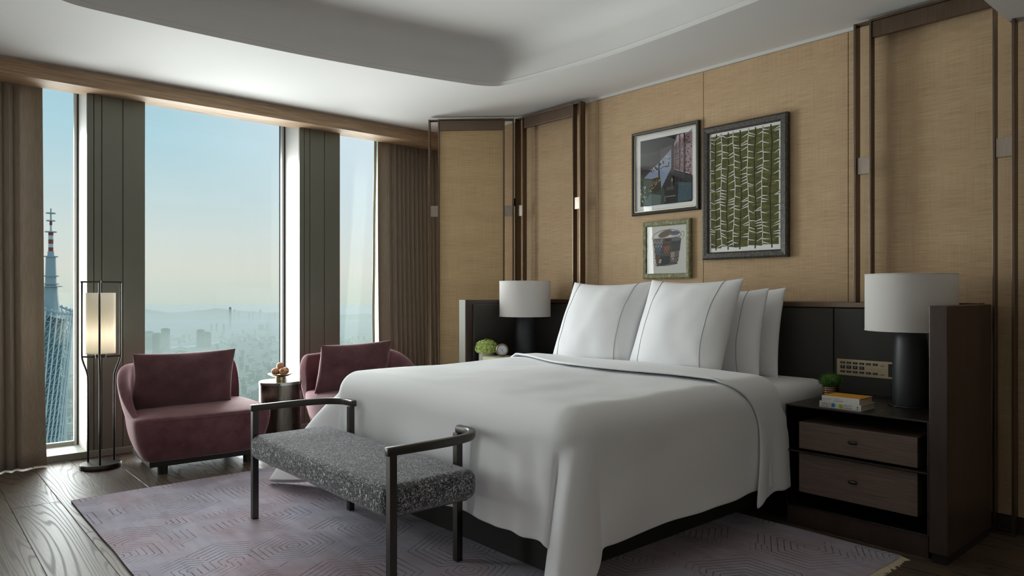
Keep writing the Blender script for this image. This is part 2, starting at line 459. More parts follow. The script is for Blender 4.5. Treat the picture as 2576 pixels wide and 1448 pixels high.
# floor and planks
fb = MB().box(-3, -2.6, -.12, XW+.1, 6.2, -.0135).build('floor', M_GAP); tag(fb, kind='structure')
PW = .242; X0 = .515 - PW*15
plank_meshes = {}
def plank_mesh(w, L):
    k = (round(w,3), round(L,3))
    if k not in plank_meshes:
        b = .0016; m = MB()
        w2 = w/2-.0009; l2 = L/2-.0009
        m.v = [(-w2,-l2,-.013),(w2,-l2,-.013),(w2,l2,-.013),(-w2,l2,-.013),
               (-w2,-l2,-b),(w2,-l2,-b),(w2,l2,-b),(-w2,l2,-b),
               (-w2+b,-l2+b,0),(w2-b,-l2+b,0),(w2-b,l2-b,0),(-w2+b,l2-b,0)]
        for q in ((0,1,5,4),(1,2,6,5),(2,3,7,6),(3,0,4,7),(4,5,9,8),(5,6,10,9),(6,7,11,10),(7,4,8,11),(8,9,10,11)): m.face(list(q))
        plank_meshes[k] = m.mesh('plank', [M_FLOOR])
    return plank_meshes[k]
ends = {16: 4.25, 17: 3.84, 15: 3.1, 18: 5.6, 19: 4.9}
for i in range(31):
    xa = X0 + i*PW; xb = min(xa+PW, XW)
    if xb-xa < .03: continue
    y = ends.get(i, -2.6 + random.uniform(.2, 1.7)); L = 1.9
    while y > -2.6: y -= L
    while y < 6.2:
        a, b = max(y, -2.6), min(y+L, 6.2)
        if b-a > .05:
            o = bpy.data.objects.new('plank', plank_mesh(xb-xa, b-a)); COL.objects.link(o)
            o.location = ((xa+xb)/2, (a+b)/2, 0); o.parent = fb
        y += L

# ceiling with recessed tray
tray_c = [(.708,4.635),(.80,4.665),(1.009,4.672),(1.459,4.668),(2.118,4.625),(2.842,4.524),(3.331,4.425),(3.50,4.375),(3.60,4.30),(3.645,4.16),
          (3.696,3.745),(3.722,3.274),(3.708,2.828),(3.687,2.557),(3.642,2.079),(3.57,1.5),(3.48,1.0),(3.38,.78),(3.2,.66),
          (2.4,.56),(1.5,.55),(.8,.62),(.5,.72),(.36,.95),(.28,1.8),(.26,2.8),(.31,3.8),(.38,4.25),(.48,4.48),(.60,4.59)]
tray = [Vector((p.x, p.y)) for p in catmull([(a,b,0) for a,b in tray_c], 6)]
NT = len(tray)
def offs(d):
    out = []
    for i in range(NT):
        t = (tray[(i+2)%NT]-tray[i-2]).normalized(); n = Vector((t.y, -t.x))
        out.append(tray[i]+n*d)
    return out
m = MB()
bm = bmesh.new()
ov = [bm.verts.new((x_,y_,ZC)) for x_,y_ in ((-3,-2.6),(XW+.05,-2.6),(XW+.05,6.6),(-3,6.6))]
oe = [bm.edges.new((ov[i], ov[(i+1)%4])) for i in range(4)]
prof = [(0,ZC),(0,ZC+.022),(.004,ZC+.03),(-.0,ZC+.034),(.0,ZC+.17)] + \
       [(.20*(1-math.cos(a)), ZC+.17+.13*math.sin(a)) for a in [R(q) for q in (15,30,45,60,75,90)]] + [(.34, ZC+.302)]
rings = []
for d, z in prof: rings.append([bm.verts.new((p.x,p.y,z)) for p in offs(d)])
te = []
for i in range(NT):
    te.append(bm.edges.new((rings[0][i], rings[0][(i+1)%NT])))
bmesh.ops.triangle_fill(bm, use_beauty=True, use_dissolve=False, edges=oe+te)
for j in range(len(rings)-1):
    for i in range(NT):
        f = bm.faces.new((rings[j][i], rings[j][(i+1)%NT], rings[j+1][(i+1)%NT], rings[j+1][i])); f.smooth = True
cen = sum(tray, Vector((0,0)))/NT
bmesh.ops.recalc_face_normals(bm, faces=bm.faces)
me = bpy.data.meshes.new('ceiling'); bm.to_mesh(me); bm.free(); me.materials.append(M_CEIL); me.set_sharp_from_angle(angle=R(35))
ce = bpy.data.objects.new('ceiling', me); COL.objects.link(ce); tag(ce, kind='structure')
# remove any triangle that covers the tray opening
# lowered soffit towards the camera side
MB().box(2.2, -2.6, 2.655, XW, 1.085, ZC-.001).build('soffit', M_CEIL, ce)
MB().box(-3.0, -2.6, ZC+.30, XW+.1, 6.6, ZC+.36).build('ceiling_slab', M_CEIL, ce)

# headboard wall: cloth panels on a backing
wr = MB().box(XW+.012, -2.6, 0, XW+.12, 6.6, ZC+.3).build('wall_right', M_BLACK); tag(wr, kind='structure')
ys = [-2.6, -1.2, -.15, .905, 1.945, 2.985, 4.009, 5.05, 6.16]
for a, b in zip(ys[:-1], ys[1:]):
    MB().box(XW, a+.0018, .075, XW+.03, b-.0018, ZC-.022).build('panel', M_CLOTH, wr, bevel=.002)
bb = MB().box(XW-.004, -2.6, 0, XW+.02, 6.16, .066).build('baseboard_right', M_DARKWOOD, bevel=.002); tag(bb, kind='structure')
tr1 = MB().box(XW-.012, -2.6, ZC-.02, XW+.03, 6.1, ZC).build('trim_1', M_CEIL); tag(tr1, kind='structure')
# other walls (behind and left of the camera)
w = MB().box(-3.1, -2.7, 0, XW+.1, -2.6, ZC+.3).build('wall_front', M_PLASTER); tag(w, kind='structure')
w = MB().box(-3.1, -2.7, 0, -3.0, 6.6, ZC+.3).build('wall_back', M_PLASTER); tag(w, kind='structure')

# window wall
YG = 6.485; YP = 6.16; PITCH = 1.692; PX = 1.107; PWD = .402
wl = MB()
wl.box(-3, 6.45, 2.872, XW+.1, 6.62, ZC+.3)
wl = wl.build('wall_left', M_COLUMN); tag(wl, kind='structure')
for k in range(-2, 2):
    a = PX + k*PITCH; b = a+PWD
    MB().box(a+.012, YP+.012, 0, b-.012, YG+.16, 2.9).build('column', M_GASKET, wl)
    for p, q in ((0,.046),(.046,.099),(.099,.244),(.244,.402)):
        MB().box(a+p+(.0022 if p else 0), YP, .054, a+q-(.0022 if q < .4 else 0), YP+.02, 2.878).build('panel', M_COLUMN, wl, bevel=.0015)
    MB().box(a, YP+.021, .05, a+.013, YG-.008, 2.878).build('reveal', M_REVEAL, wl)
    MB().box(b-.013, YP+.021, .05, b, YG-.008, 2.878).build('reveal', M_REVEAL, wl)
sl = MB().box(-3, YP-.012, 0, XW+.02, YG+.1, .054).build('sill', M_SILL, wl, bevel=.004)
for i, k in enumerate(range(-2, 3)):
    a = PX+PWD+(k-1)*PITCH; b = PX+k*PITCH
    if k == -2: a = -3.0
    if k == 2: b = XW+.02
    p = MB().box(a, YG, .05, b, YG+.012, 2.878).build('window_%d' % (i+1), M_GLASS); tag(p, kind='structure')
    f = MB()
    f.box(a, YG-.012, .05, a+.012, YG+.04, 2.878); f.box(b-.012, YG-.012, .05, b, YG+.04, 2.878)
    f.build('gasket', M_GASKET, p)
    f = MB(); f.box(b-.030, YG-.006, .05, b-.0125, YG+.03, 2.878); f.build('window_frame', M_REVEAL, p)
    f = MB(); f.box(a+.013, YG-.006, .05, b-.031, YG+.03, .085); f.build('bottom_rail', M_SILL, p)
# valance
va = MB().box(-3, 5.97, 2.758, XW, 6.23, ZC-.014).build('trim_2', M_VALANCE, bevel=.002); tag(va, kind='structure')
g = MB().box(-3, 5.99, ZC-.014, XW, 6.23, ZC).build('shadow_gap', M_CEIL, va)

# ------------------------------------------------------------------ outside: haze, land, city, tower
GZ = -476.0
x = Mat('land', (.2,.25,.2,1), 1)
n1 = x.noise(x.world(scale=(.0006,.0012,0)), 1, 6, .65); n2 = x.noise(x.world(scale=(.006,.006,0)), 1, 5, .7)
lc_ = x.ramp(n1, [(.35, (.22,.28,.23,1)), (.5, (.30,.34,.28,1)), (.62, (.38,.41,.34,1))])
sp_ = x.ramp(n2, [(.60, g3(0)), (.72, g3(1))])
x.col(x.mix(sp_, lc_, (.62,.60,.50,1))); M_LAND = x.m
gnd = MB().lathe([(15000, GZ-60), (15000, GZ)], 96).build('ground', M_LAND); tag(gnd, kind='structure')
x = Mat('haze'); x.t.nodes.remove(x.p)
vs = x.n('VolumeScatter'); vs.inputs['Color'].default_value = (.56,.595,.43,1); vs.inputs['Density'].default_value = 5.2e-4; vs.inputs['Anisotropy'].default_value = 0.25
x.l(vs.outputs[0], x.t.nodes['Material Output'].inputs['Volume']); M_HAZE = x.m
hz = MB().lathe([(14990, GZ-20), (14990, -200)], 96).build('haze_layer', M_HAZE)
tag(hz, 'pale green haze lying over the city below the window', 'haze', kind='stuff')
FW = Vector((math.sin(R(41.068)), math.cos(R(41.068)), 0)); RT = Vector((FW.y, -FW.x, 0))
def far(u, d, z=0):
    p = FW*d + RT*((u-1288)/1788*d); return (p.x, p.y, z)
def fdist(y): return 476*1788/(y-736)
# hills
hm = MB(); hp = []
NH = 90
def hill(s_, t_):
    u = lerp(-2200, 4200, s_); d = lerp(12600, 14700, t_)
    h = (60+150*max(0, noise.noise(Vector((u*.006, 1.3, t_*2)))+.25)+90*noise.noise(Vector((u*.02, 7, t_*3))))*math.sin(math.pi*min(1, t_*1.0+.02))
    px, py, _ = far(u, d); return (px, py, GZ-5+max(0, h))
hm.grid(hill, 140, 8)
ho = hm.build('hill_range', flat('hill_green', (.10,.14,.11,1), 1), smooth=True); tag(ho, 'low wooded hill range fading into haze beyond the city', 'hills')
# towers that can be picked out
M_B = [flat('tower_block_grey', (.26,.30,.29,1), .8), flat('tower_block_pale', (.72,.70,.60,1), .8), flat('tower_block_blue', (.14,.19,.21,1), .6)]
def block(name, u0, u1, ytop, ybase, mat, label, group, n=1):
    d = fdist(ybase); w_ = (u1-u0)/1788*d; h = (ybase-ytop)/1788*d
    cx_, cy_, _ = far((u0+u1)/2, d)
    t = thing(name, label, 'building', (cx_, cy_, GZ), R(-41+random.uniform(-6,6)), group)
    b = MB(); dd = w_*.7
    b.box(-w_/2, -dd/2, -2, w_/2, dd/2, h); b.build('facade', mat, t, local=True)
    MB().box(-w_*.3, -dd*.3, h, w_*.25, dd*.3, h+max(3, h*.03)).build('roof_plant', mat, t, local=True)
    return t
block('skyscraper', 576.5, 581.5, 773, 822, M_B[2], 'very tall slender skyscraper alone on the hazy skyline', None)
block('office_block', 497, 513, 829, 872, M_B[2], 'broad dark office block taller half of a stepped pair', None)
block('office_block', 513.5, 529, 835, 872.5, M_B[2], 'broad dark office block lower half of a stepped pair', None)
block('office_block', 367, 383, 833, 878, M_B[0], 'grey tower block close beside the left window column', None)
block('office_block', 408, 425, 826, 880, M_B[0], 'wide grey slab behind the row of hazy blocks', None)
block('office_block', 386, 406, 838, 896, M_B[0], 'low wide grey block between two taller ones in the haze', None)
for k in range(6): block('apartment_slab', 468+k*3.9, 470+k*3.9, 837-k*.3, 845, M_B[1], 'pale apartment slab in a row of six alike', 'row of pale apartment slabs')
for u, y, b in ((532,815,832),(545,813,834),(563,815,836),(590,778,806),(601,784,808),(627,786,808),(636,783,807),(655,779,806),(692,786,808),(572,782,807)):
    block('high_rise', u-2, u+2, y, b, M_B[0], 'slender high-rise standing far off on the hazy skyline', 'far high-rises on the skyline')
for u, w_, y, b in ((657,11,816,830),(672,6,815,831),(642,3,828,842),(620,3,836,842),(585,3,838,844),(560,4,836,846),(612,5,829,838)):
    block('mid_rise', u-w_/2, u+w_/2, y, b, M_B[1] if b % 2 else M_B[0], 'squat block among the distant riverside buildings', 'riverside blocks')
# low city fabric
lc2 = MB(); rr = random.Random(3)
for k in range(2600):
    yb = 850 + 520*rr.random()**1.6; u = rr.uniform(100, 1000)
    if yb < 902 and (u < 432 or 488 < u < 536): continue
    d = fdist(yb); s_ = rr.uniform(10, 34); h = rr.choice((8,10,14,18,24,40)) if yb < 1050 else rr.choice((8,12,18,30))
    px, py, _ = far(u, d); a = R(rr.choice((-41,-20,10))); ca, sa = math.cos(a)*s_/2, math.sin(a)*s_/2
    k0 = len(lc2.v); mi = rr.choice((0,0,1,2))
    for z in (GZ-1, GZ+h):
        for ex, ey in ((-1,-.6),(1,-.6),(1,.6),(-1,.6)): lc2.v.append((px+ca*ex-sa*ey, py+sa*ex+ca*ey, z))
    for q in ((4,5,6,7),(0,1,5,4),(1,2,6,5),(2,3,7,6),(3,0,4,7)): lc2.face([k0+i for i in q], mi)
lo = lc2.build('low_rise_city', [M_B[0], M_B[1], flat('roof_green', (.30,.38,.32,1), .9)], fix=False)
tag(lo, 'endless low-rise roofs of the city far below the window', 'city', kind='stuff')
# river bends
rv = MB()
def river(s_, t_):
    u = lerp(350, 760, s_); y = 868 + 8*math.sin(s_*7) - 12*s_ + lerp(-2.2, 2.2, t_)
    px, py, _ = far(u, fdist(y)); return (px, py, GZ+1.5)
rv.grid(river, 60, 1); ro = rv.build('river', flat('river_water', (.45,.5,.47,1), .15)); tag(ro, 'bright strip of river crossing the hazy city', 'river')

# lattice tower with striped mast
TD = 1065.0
tx, ty, _ = far(128, TD)
tw = thing('broadcast_tower', 'waisted lattice tower with a tall red and white striped mast', 'tower', (tx, ty, GZ), R(-41))
M_TLAT = flat('tower_lattice', (.86,.88,.85,1), .5); M_TDIAG = flat('tower_diagonal', (.52,.62,.64,1), .5); M_TCORE = flat('tower_core', (.16,.24,.27,1), .5); M_TMAST = flat('tower_mast_grey', (.38,.45,.48,1), .5)
M_RED = flat('mast_red', srgb(150,62,54), .6); M_WHT = flat('mast_white', srgb(206,210,208), .6)
H0 = 454.0
NC = 24
TW = R(105)
def tcol(k, s_):
    a0 = 2*math.pi*k/NC; a1 = a0+TW
    b = Vector((36*math.cos(a0), 30*math.sin(a0), 0)); t = Vector((30*math.cos(a1), 25*math.sin(a1), H0 - 10*math.cos(a1)))
    return b.lerp(t, s_)
for k in range(NC):
    MB().tube([tcol(k, 0), tcol(k, .5), tcol(k, 1)], [1.25,1.1,.9], 6).build('column', M_TLAT, tw, local=True)
def tring_pt(s_, a):
    n = 48; best = None
    P = [tcol(k, s_) for k in range(NC)]
    c = sum(P, Vector())/NC
    f = a/(2*math.pi)*NC; i = int(f) % NC; fr = f-int(f)
    return P[i].lerp(P[(i+1)%NC], fr)
dg = MB()
NL = 30
for j in range(NL):
    s0, s1 = j/NL, (j+1)/NL
    for k in range(NC):
        if (k+j) % 1 == 0: dg.tube([tcol(k, s0), tcol((k+1) % NC, s1)], .55, 4)
o = dg.build('diagonal_bracing', M_TDIAG, tw, local=True, fix=False); o['kind'] = 'stuff'
for j in range(0, 31):
    s_ = j/30
    MB().tube([tring_pt(s_, 2*math.pi*i/48) for i in range(48)], .5, 4, closed=True).build('ring', M_TDIAG, tw, local=True, fix=False)
core = MB()
core.lathe([(13,0),(12,120),(11,250),(12,330),(15,400),(20,440)], 24, sx=1, sy=.85); core.build('core', M_TCORE, tw, smooth=True, local=True)
MB().tube([tcol(k, 1.0)+Vector((0,0,1)) for k in range(NC)], 1.6, 6, closed=True).build('roof_rim', M_TMAST, tw, local=True)
gw = MB()
for k in range(NC):
    p = tcol(k, 1.0); gw = MB(); gw.sphere((p.x*1.02, p.y*1.02, p.z+3), 1.8, 8, 6); gw.build('cabin', M_WHT, tw, local=True)
rf = MB(); rf.poly([tcol(k, .985) for k in range(NC)]); rf.build('roof', M_TMAST, tw, local=True)
zb = 440.0
def px2z(y): return H0 + 22 + (775-y)/1788*TD - 22
mast = MB()
mast.lathe([(13,438),(9,px2z(735)),(8.5,px2z(722))], 10); mast.lathe([(7.5,px2z(722)),(6.5,px2z(645))], 10)
mast.lathe([(4.6,px2z(645)),(4.2,px2z(632))], 10); mast.build('mast_shaft', M_TMAST, tw, local=True)
st = [(632,622,M_RED),(622,613,M_WHT),(613,602,M_RED),(602,592,M_WHT),(592,583,M_RED)]
for a, b, mt in st: MB().lathe([(3.3,px2z(a)),(3.3,px2z(b))], 10).build('stripe', mt, tw, local=True)
MB().lathe([(1.5,px2z(583)),(1.3,px2z(566))], 8).build('stripe', M_WHT, tw, local=True)
MB().lathe([(1.9,px2z(566)),(1.7,px2z(555))], 8).build('stripe', M_RED, tw, local=True)
MB().lathe([(1.1,px2z(555)),(.9,px2z(524))], 8).build('spire', M_TMAST, tw, local=True)
for y, r in ((536,6.5),(555,6),(583,8),(645,9.5),(694,10.5),(714,10.5),(720,15)):
    MB().lathe([(r,px2z(y)-.7),(r,px2z(y)+.7)], 12).build('platform', M_TMAST, tw, local=True)
#@@FURN

# ================================================================== FURNITURE
# ------------------------------------------------------------------ screens (bronze frames)
def screen(name, p, q, label, infill=None, zb=1.195, zr=None):
    """slim bronze screen along plan p->q: inner panel frame, two outer loops, header, clasps"""
    P, Q = Vector((*p, 0)), Vector((*q, 0)); L = (Q-P).length; d = (Q-P)/L
    t = thing(name, label, 'screen', (P.x, P.y, 0), math.atan2(d.y, d.x))
    zt = 2.857
    def part(nm, a, z0, b, z1, dy=0, th=.05, mat=M_BRONZE):
        return MB().box(a, dy-th/2, z0, b, dy+th/2, z1).build(nm, mat, t, local=True, bevel=.0015)
    e = .088
    for s_ in (0, 1):
        xo = 0 if s_ == 0 else L
        sg = 1 if s_ == 0 else -1
        zq = zb if (s_ == 0 or zr is None) else zr
        part('outer_post', xo, zq, xo+sg*.014, zt-.004, th=.062)
        part('loop_top', xo+sg*.014, zt-.016, xo+sg*e, zt-.004, th=.05)
        part('stile', xo+sg*e, zq, xo+sg*(e+.012), zt, th=.05)
        part('clasp', xo+sg*.014, 1.955, xo+sg*e, 2.055, th=.03, mat=M_BRONZE_L)
    part('header', e+.012, zt-.105, L-e-.012, zt-.012, th=.03)
    part('header_cap', e+.012, zt-.012, L-e-.012, zt, th=.05)
    if infill: part('cloth_panel', e+.012, zb, L-e-.012, zt-.105, dy=0, th=.012, mat=infill)
    if zb < .1: part('foot_rail', 0, 0, L, zb, th=.07)
    if zr is not None: part('foot_rail', L-e-.02, 0, L+.004, zr, th=.07)
    return t
M_SCRGLASS = M_SCREEN
screen('bronze_screen', (4.326, 4.936), (3.762, 5.494), 'angled bronze-framed screen with cloth panel standing beside the right-hand curtain', M_SCREEN, .02)
screen('bronze_screen', (4.36, 4.925), (4.36, 4.10), 'open bronze screen frame on the cloth wall beside the smaller pictures and angled screen')
screen('bronze_screen', (4.36, 1.862), (4.36, 1.052), 'open bronze screen frame on the cloth wall above the lamp next to the two-drawer nightstand', None, 1.195, .012)
hg = MB().box(4.318, 4.926, 2.05, 4.345, 4.955, 2.12)
tag(hg.build('hinge_block', M_GASKET, bevel=.003), 'small black hinge block joining the angled screen to the open frame', 'hinge')

# ------------------------------------------------------------------ headboard
HX = 4.355
hb = thing('headboard', 'charcoal leather headboard wall with bronze ledge and dark end panels', 'headboard', (4.38, 2.985, 0))
def hpart(nm, *a, mat=M_LEATHER, bevel=.004): return MB().box(*a).build(nm, mat, hb, bevel=bevel)
for a, b in ((1.218, 1.991), (1.995, 3.975), (3.979, 4.752)):
    hpart('leather_panel', HX, a, .0, HX+.06, b, 1.158, bevel=.006)
hpart('ledge', HX-.012, 1.216, 1.160, XW-.005, 4.754, 1.195, mat=M_BRONZE)
for y0, y1 in ((1.138, 1.216), (4.754, 4.832)):
    e_ = MB().box(3.625, y0, .045, 4.40 if y0 > 3 else 4.27, y1, 1.19).build('end_panel', M_DARKWOOD, hb, bevel=.004)
    MB().box(3.64, y0+.008, 0, 4.25, y1-.008, .045).build('toe_kick', M_BLACK, e_)
MB().box(3.70, 4.738, .0, HX-.005, 4.7535, 1.155).build('leather_side_panel', M_LEATHER, hb, bevel=.006)
MB().box(3.619, 4.752, .0, 3.6245, 4.834, 1.19).build('edge_strip', flat('edge_strip', srgb(150,148,136), .6), hb)

# ------------------------------------------------------------------ nightstands
def nightstand(name, y0, y1, label):
    t = thing(name, label, 'nightstand', (4.0, (y0+y1)/2, 0))
    X0_, X1_ = 3.662, HX-.004; zt = .648; e = .008
    def p(nm, *a, mat=M_DARKMETAL, bv=.001): return MB().box(*a).build(nm, mat, t, bevel=bv)
    p('top', X0_, y0, zt-e, X1_, y1, zt)
    for y in (y0, y1-e): p('side', X0_, y, .105, X1_, y+e, zt-e)
    p('bottom_shelf', X0_, y0+e, .105, X1_, y1-e, .105+e)
    p('back', X1_-.02, y0+e, .113, X1_, y1-e, zt-e, mat=M_BLACK)
    p('divider_bar', X0_+.002, y0+e, .396, X0_+.20, y1-e, .404)
    p('plinth', X0_+.01, y0+.005, .0, X1_, y1-.005, .105, mat=M_DARKWOOD)
    for z0, z1 in ((.412, .556), (.178, .388)):
        d = p('drawer', X0_+.032, y0+.06, z0, X1_-.03, y1-.06, z1, mat=M_DRAWER, bv=.002)
        yc = (y0+y1)/2; zc = (z0+z1)/2+.005
        k = MB().tube([(X0_+.034, yc, zc), (X0_+.018, yc, zc), (X0_+.012, yc, zc)], [.005,.005,.004], 10)
        k.tube([(X0_+.006, yc+.022, zc), (X0_+.006, yc+.014, zc), (X0_+.006, yc, zc), (X0_+.006, yc-.014, zc), (X0_+.006, yc-.022, zc)], [.005,.0085,.0095,.0085,.005], 12)
        k.build('knob', M_GUN, d, smooth=True)
    return t
nightstand('nightstand', 1.228, 1.938, 'dark two-drawer nightstand with open metal frame and two books on top')
nightstand('nightstand', 4.032, 4.737, 'dark nightstand almost hidden behind the bed carrying the clock')

# ------------------------------------------------------------------ table lamps
def table_lamp(x_, y_, label):
    t = thing('table_lamp', label, 'lamp', (x_, y_, .648))
    b = MB(); b.lathe([(.105,0),(.105,.008)], 40); b.build('foot_disc', M_GUN, t, local=True, bevel=.002)
    b = MB(); b.lathe([(.084,.008),(.086,.03),(.0875,.12),(.086,.24),(.081,.32),(.075,.385),(.070,.392)], 40); b.build('base', M_CERAMIC, t, smooth=True, local=True, angle=50)
    b = MB(); b.lathe([(.012,.392),(.012,.47)], 12); b.lathe([(.02,.40),(.02,.41)], 16); b.build('stem', M_GUN, t, local=True)
    r = .219; z0, z1 = .402, .70
    b = MB(); b.lathe([(r,z0),(r,z1),(r-.004,z1),(r-.004,z0),(r,z0)], 64, cap=False); s_ = b.build('shade', M_SHADE, t, smooth=True, local=True, angle=40)
    for z in (z0, z1):
        b = MB(); b.tube([((r)*math.cos(2*math.pi*i/64), (r)*math.sin(2*math.pi*i/64), z) for i in range(64)], .0028, 6, closed=True); b.build('trim_ring', M_SHADE, s_, smooth=True, local=True)
    b = MB()
    for a in (0, 2.094, 4.189): b.tube([(.01*math.cos(a),.01*math.sin(a),.468),(r*.985*math.cos(a),r*.985*math.sin(a),.48)], .002, 6)
    b.build('spider', M_GUN, t, local=True)
    return t
table_lamp(4.08, 1.457, 'black table lamp with round white drum shade beside the dark end panel and books')
table_lamp(4.08, 4.513, 'black table lamp with round white drum shade behind the clock and green flowers')

# ------------------------------------------------------------------ bed
bed = thing('bed', 'king bed with low black base and white mattress', 'bed', (3.3, 2.985, .012))
MB().box(2.18, 2.19, .012, HX-.03, 3.78, .36).build('base', flat('base_cloth', (.017,.016,.015,1), .85), bed, bevel=.008)
def rbox(x0, x1, y0, y1, z0, z1, r, mat, nm, par):
    return MB().box(x0, y0, z0, x1, y1, z1).build(nm, mat, par, smooth=True, bevel=r, seg=5)
rbox(2.125, HX-.02, 1.99, 3.975, .36, .725, .085, M_PILLOW, 'mattress', bed)

# duvet: one cloth grid; corner blocks gather into hanging folds
DX0, DY0, DY1, ZT = 2.034, 1.955, 4.015, .774
def duvet_mesh(name, x0, x1, hang, zt, Rr, fine=1, out=0.0, corners=True, seed=0, sagx=0):
    """cloth over the bed: foot at x0, open at x1, sides at DY0-out / DY1+out"""
    y0, y1 = DY0-out, DY1+out
    qa = math.pi/2*Rr
    Ltot = qa + hang
    ncor = 26; nx = int(46*fine); ny = 40
    iy0, iy1 = y0+Rr, y1-Rr; ix0 = x0+Rr
    def prof(e):
        if e <= 0: return 0, 0
        if e < qa: return Rr*math.sin(e/Rr), Rr*(1-math.cos(e/Rr))
        h = e-qa; return Rr + .035*(h/.5), Rr + h
    V = {}; m = MB()
    ys_ = [-Ltot*(1-i/ncor) for i in range(ncor)] + [None]*(ny+1) + [Ltot*(i+1)/ncor for i in range(ncor)]
    xs_ = ([Ltot*(1-i/ncor) for i in range(ncor)] if corners else []) + [None]*(nx+1)
    def nz(a, b, c, s_=1.0): return noise.noise(Vector((a*s_+seed, b*s_, c*s_)))
    J = len(ys_); I = len(xs_); k0 = len(m.v)
    for j in range(J):
        for i in range(I):
            ey = 0; ex = 0
            if ys_[j] is None: yy = lerp(iy0, iy1, (j-ncor)/ny)
            else: ey = ys_[j]; yy = iy0 if ey < 0 else iy1
            if xs_[i] is None: xx = lerp(ix0, x1, (i-(ncor if corners else 0))/nx)
            else: ex = xs_[i]; xx = ix0
            sy = -1 if ey < 0 else 1; ae = abs(ey)
            if ex == 0 and ae == 0:
                cx_ = (xx-ix0)/(x1-ix0); cyy = (yy-iy0)/(iy1-iy0)
                z = zt + .012*nz(xx, yy, 0, 1.6) + .012*math.sin(math.pi*cyy) + .004*nz(xx, yy, 3, 6)
                p = (xx, yy, z)
            elif ex == 0:
                o, dn = prof(ae)
                fl = max(0, ae-qa)/hang
                wv = (.013*math.sin(xx*9+seed)+.02*nz(xx, 0, fl*.6, 3.2))*fl
                hem = .012*nz(xx, sy, 5, 4)*fl
                p = (xx, yy+sy*(o+wv), zt-dn-hem + .012*nz(xx, yy, 0, 1.6)*(1-fl))
            elif ae == 0:
                o, dn = prof(ex)
                fl = max(0, ex-qa)/hang
                near = math.exp(-((yy-iy0)/.28)**2)+math.exp(-((yy-iy1)/.28)**2)
                wv = (.010*math.sin(yy*11+seed)+.02*nz(yy, 2, fl*.6, 3.2) + near*.022*math.sin(yy*42+fl*2.0))*fl
                p = (xx-o-wv, yy, zt-dn - .012*nz(yy, 1, 5, 4)*fl + .012*nz(xx, yy, 0, 1.6)*(1-fl))
            else:
                lev = max(ex, ae); q = (ae/lev)*.5 if ex >= ae else 1-.5*(ex/lev)     # 0 at foot, 1 at side
                o, dn = prof(lev)
                fl = max(0, lev-qa)/hang
                ang = q*math.pi/2
                # rounded corner part
                ca, sa = math.cos(ang)*o, math.sin(ang)*o
                # hanging fold: cross-section (a out over the foot, b out over the side)
                tent = 1-abs(2*q-1)
                sF = max(0, fl-.02)**.85
                C = [(0,-.0),(-.045,-.03),(-.06,-.085),(-.01,-.115),(.075,-.06),(.145,-.005),(.155,.022),(.10,.045),(.03,.035),(-.0,.012),(-.0,.0)]
                qq = q if sy < 0 else 1-q
                f_ = qq*(len(C)-1); ii = min(int(f_), len(C)-2); fr = f_-ii
                A = C[max(ii-1,0)]; B = C[ii]; D = C[ii+1]; E_ = C[min(ii+2,len(C)-1)]
                cat = lambda a_,b_,c_,d_: .5*((2*b_)+(-a_+c_)*fr+(2*a_-5*b_+4*c_-d_)*fr*fr+(-a_+3*b_-3*c_+d_)*fr**3)
                fa, fbv = cat(A[0],B[0],D[0],E_[0]), cat(A[1],B[1],D[1],E_[1])
                ww = 1.0
                if sy > 0:
                    fa, fbv = fbv*1.2 + max(fa, 0)*1.15, fa*(3.4 if fa > 0 else 1.0)
                # straight hang beyond the arc: o continues; round the corner less at the top
                rc = min(o, Rr)
                bx_, by_ = math.cos(ang)*rc+(o-rc)*math.cos(ang), math.sin(ang)*rc+(o-rc)*math.sin(ang)
                px = ix0 - bx_ - fa*sF*ww
                py = yy + sy*(by_ + fbv*sF*ww)
                z = zt - dn - tent**.8*.222*fl**1.3
                p = (px, py, max(z, .016 + .02*tent*0))
            m.v.append(p)
    for j in range(J-1):
        for i in range(I-1):
            m.face([k0+j*I+i, k0+j*I+i+1, k0+(j+1)*I+i+1, k0+(j+1)*I+i])
    return m
d_ = duvet_mesh('duvet', DX0, 3.50, .42, ZT, .13)
du = d_.build('duvet', M_LINEN, smooth=True, solid=.006, sub=1); tag(du, 'large plain white duvet draped over the bed to near the floor', 'duvet')
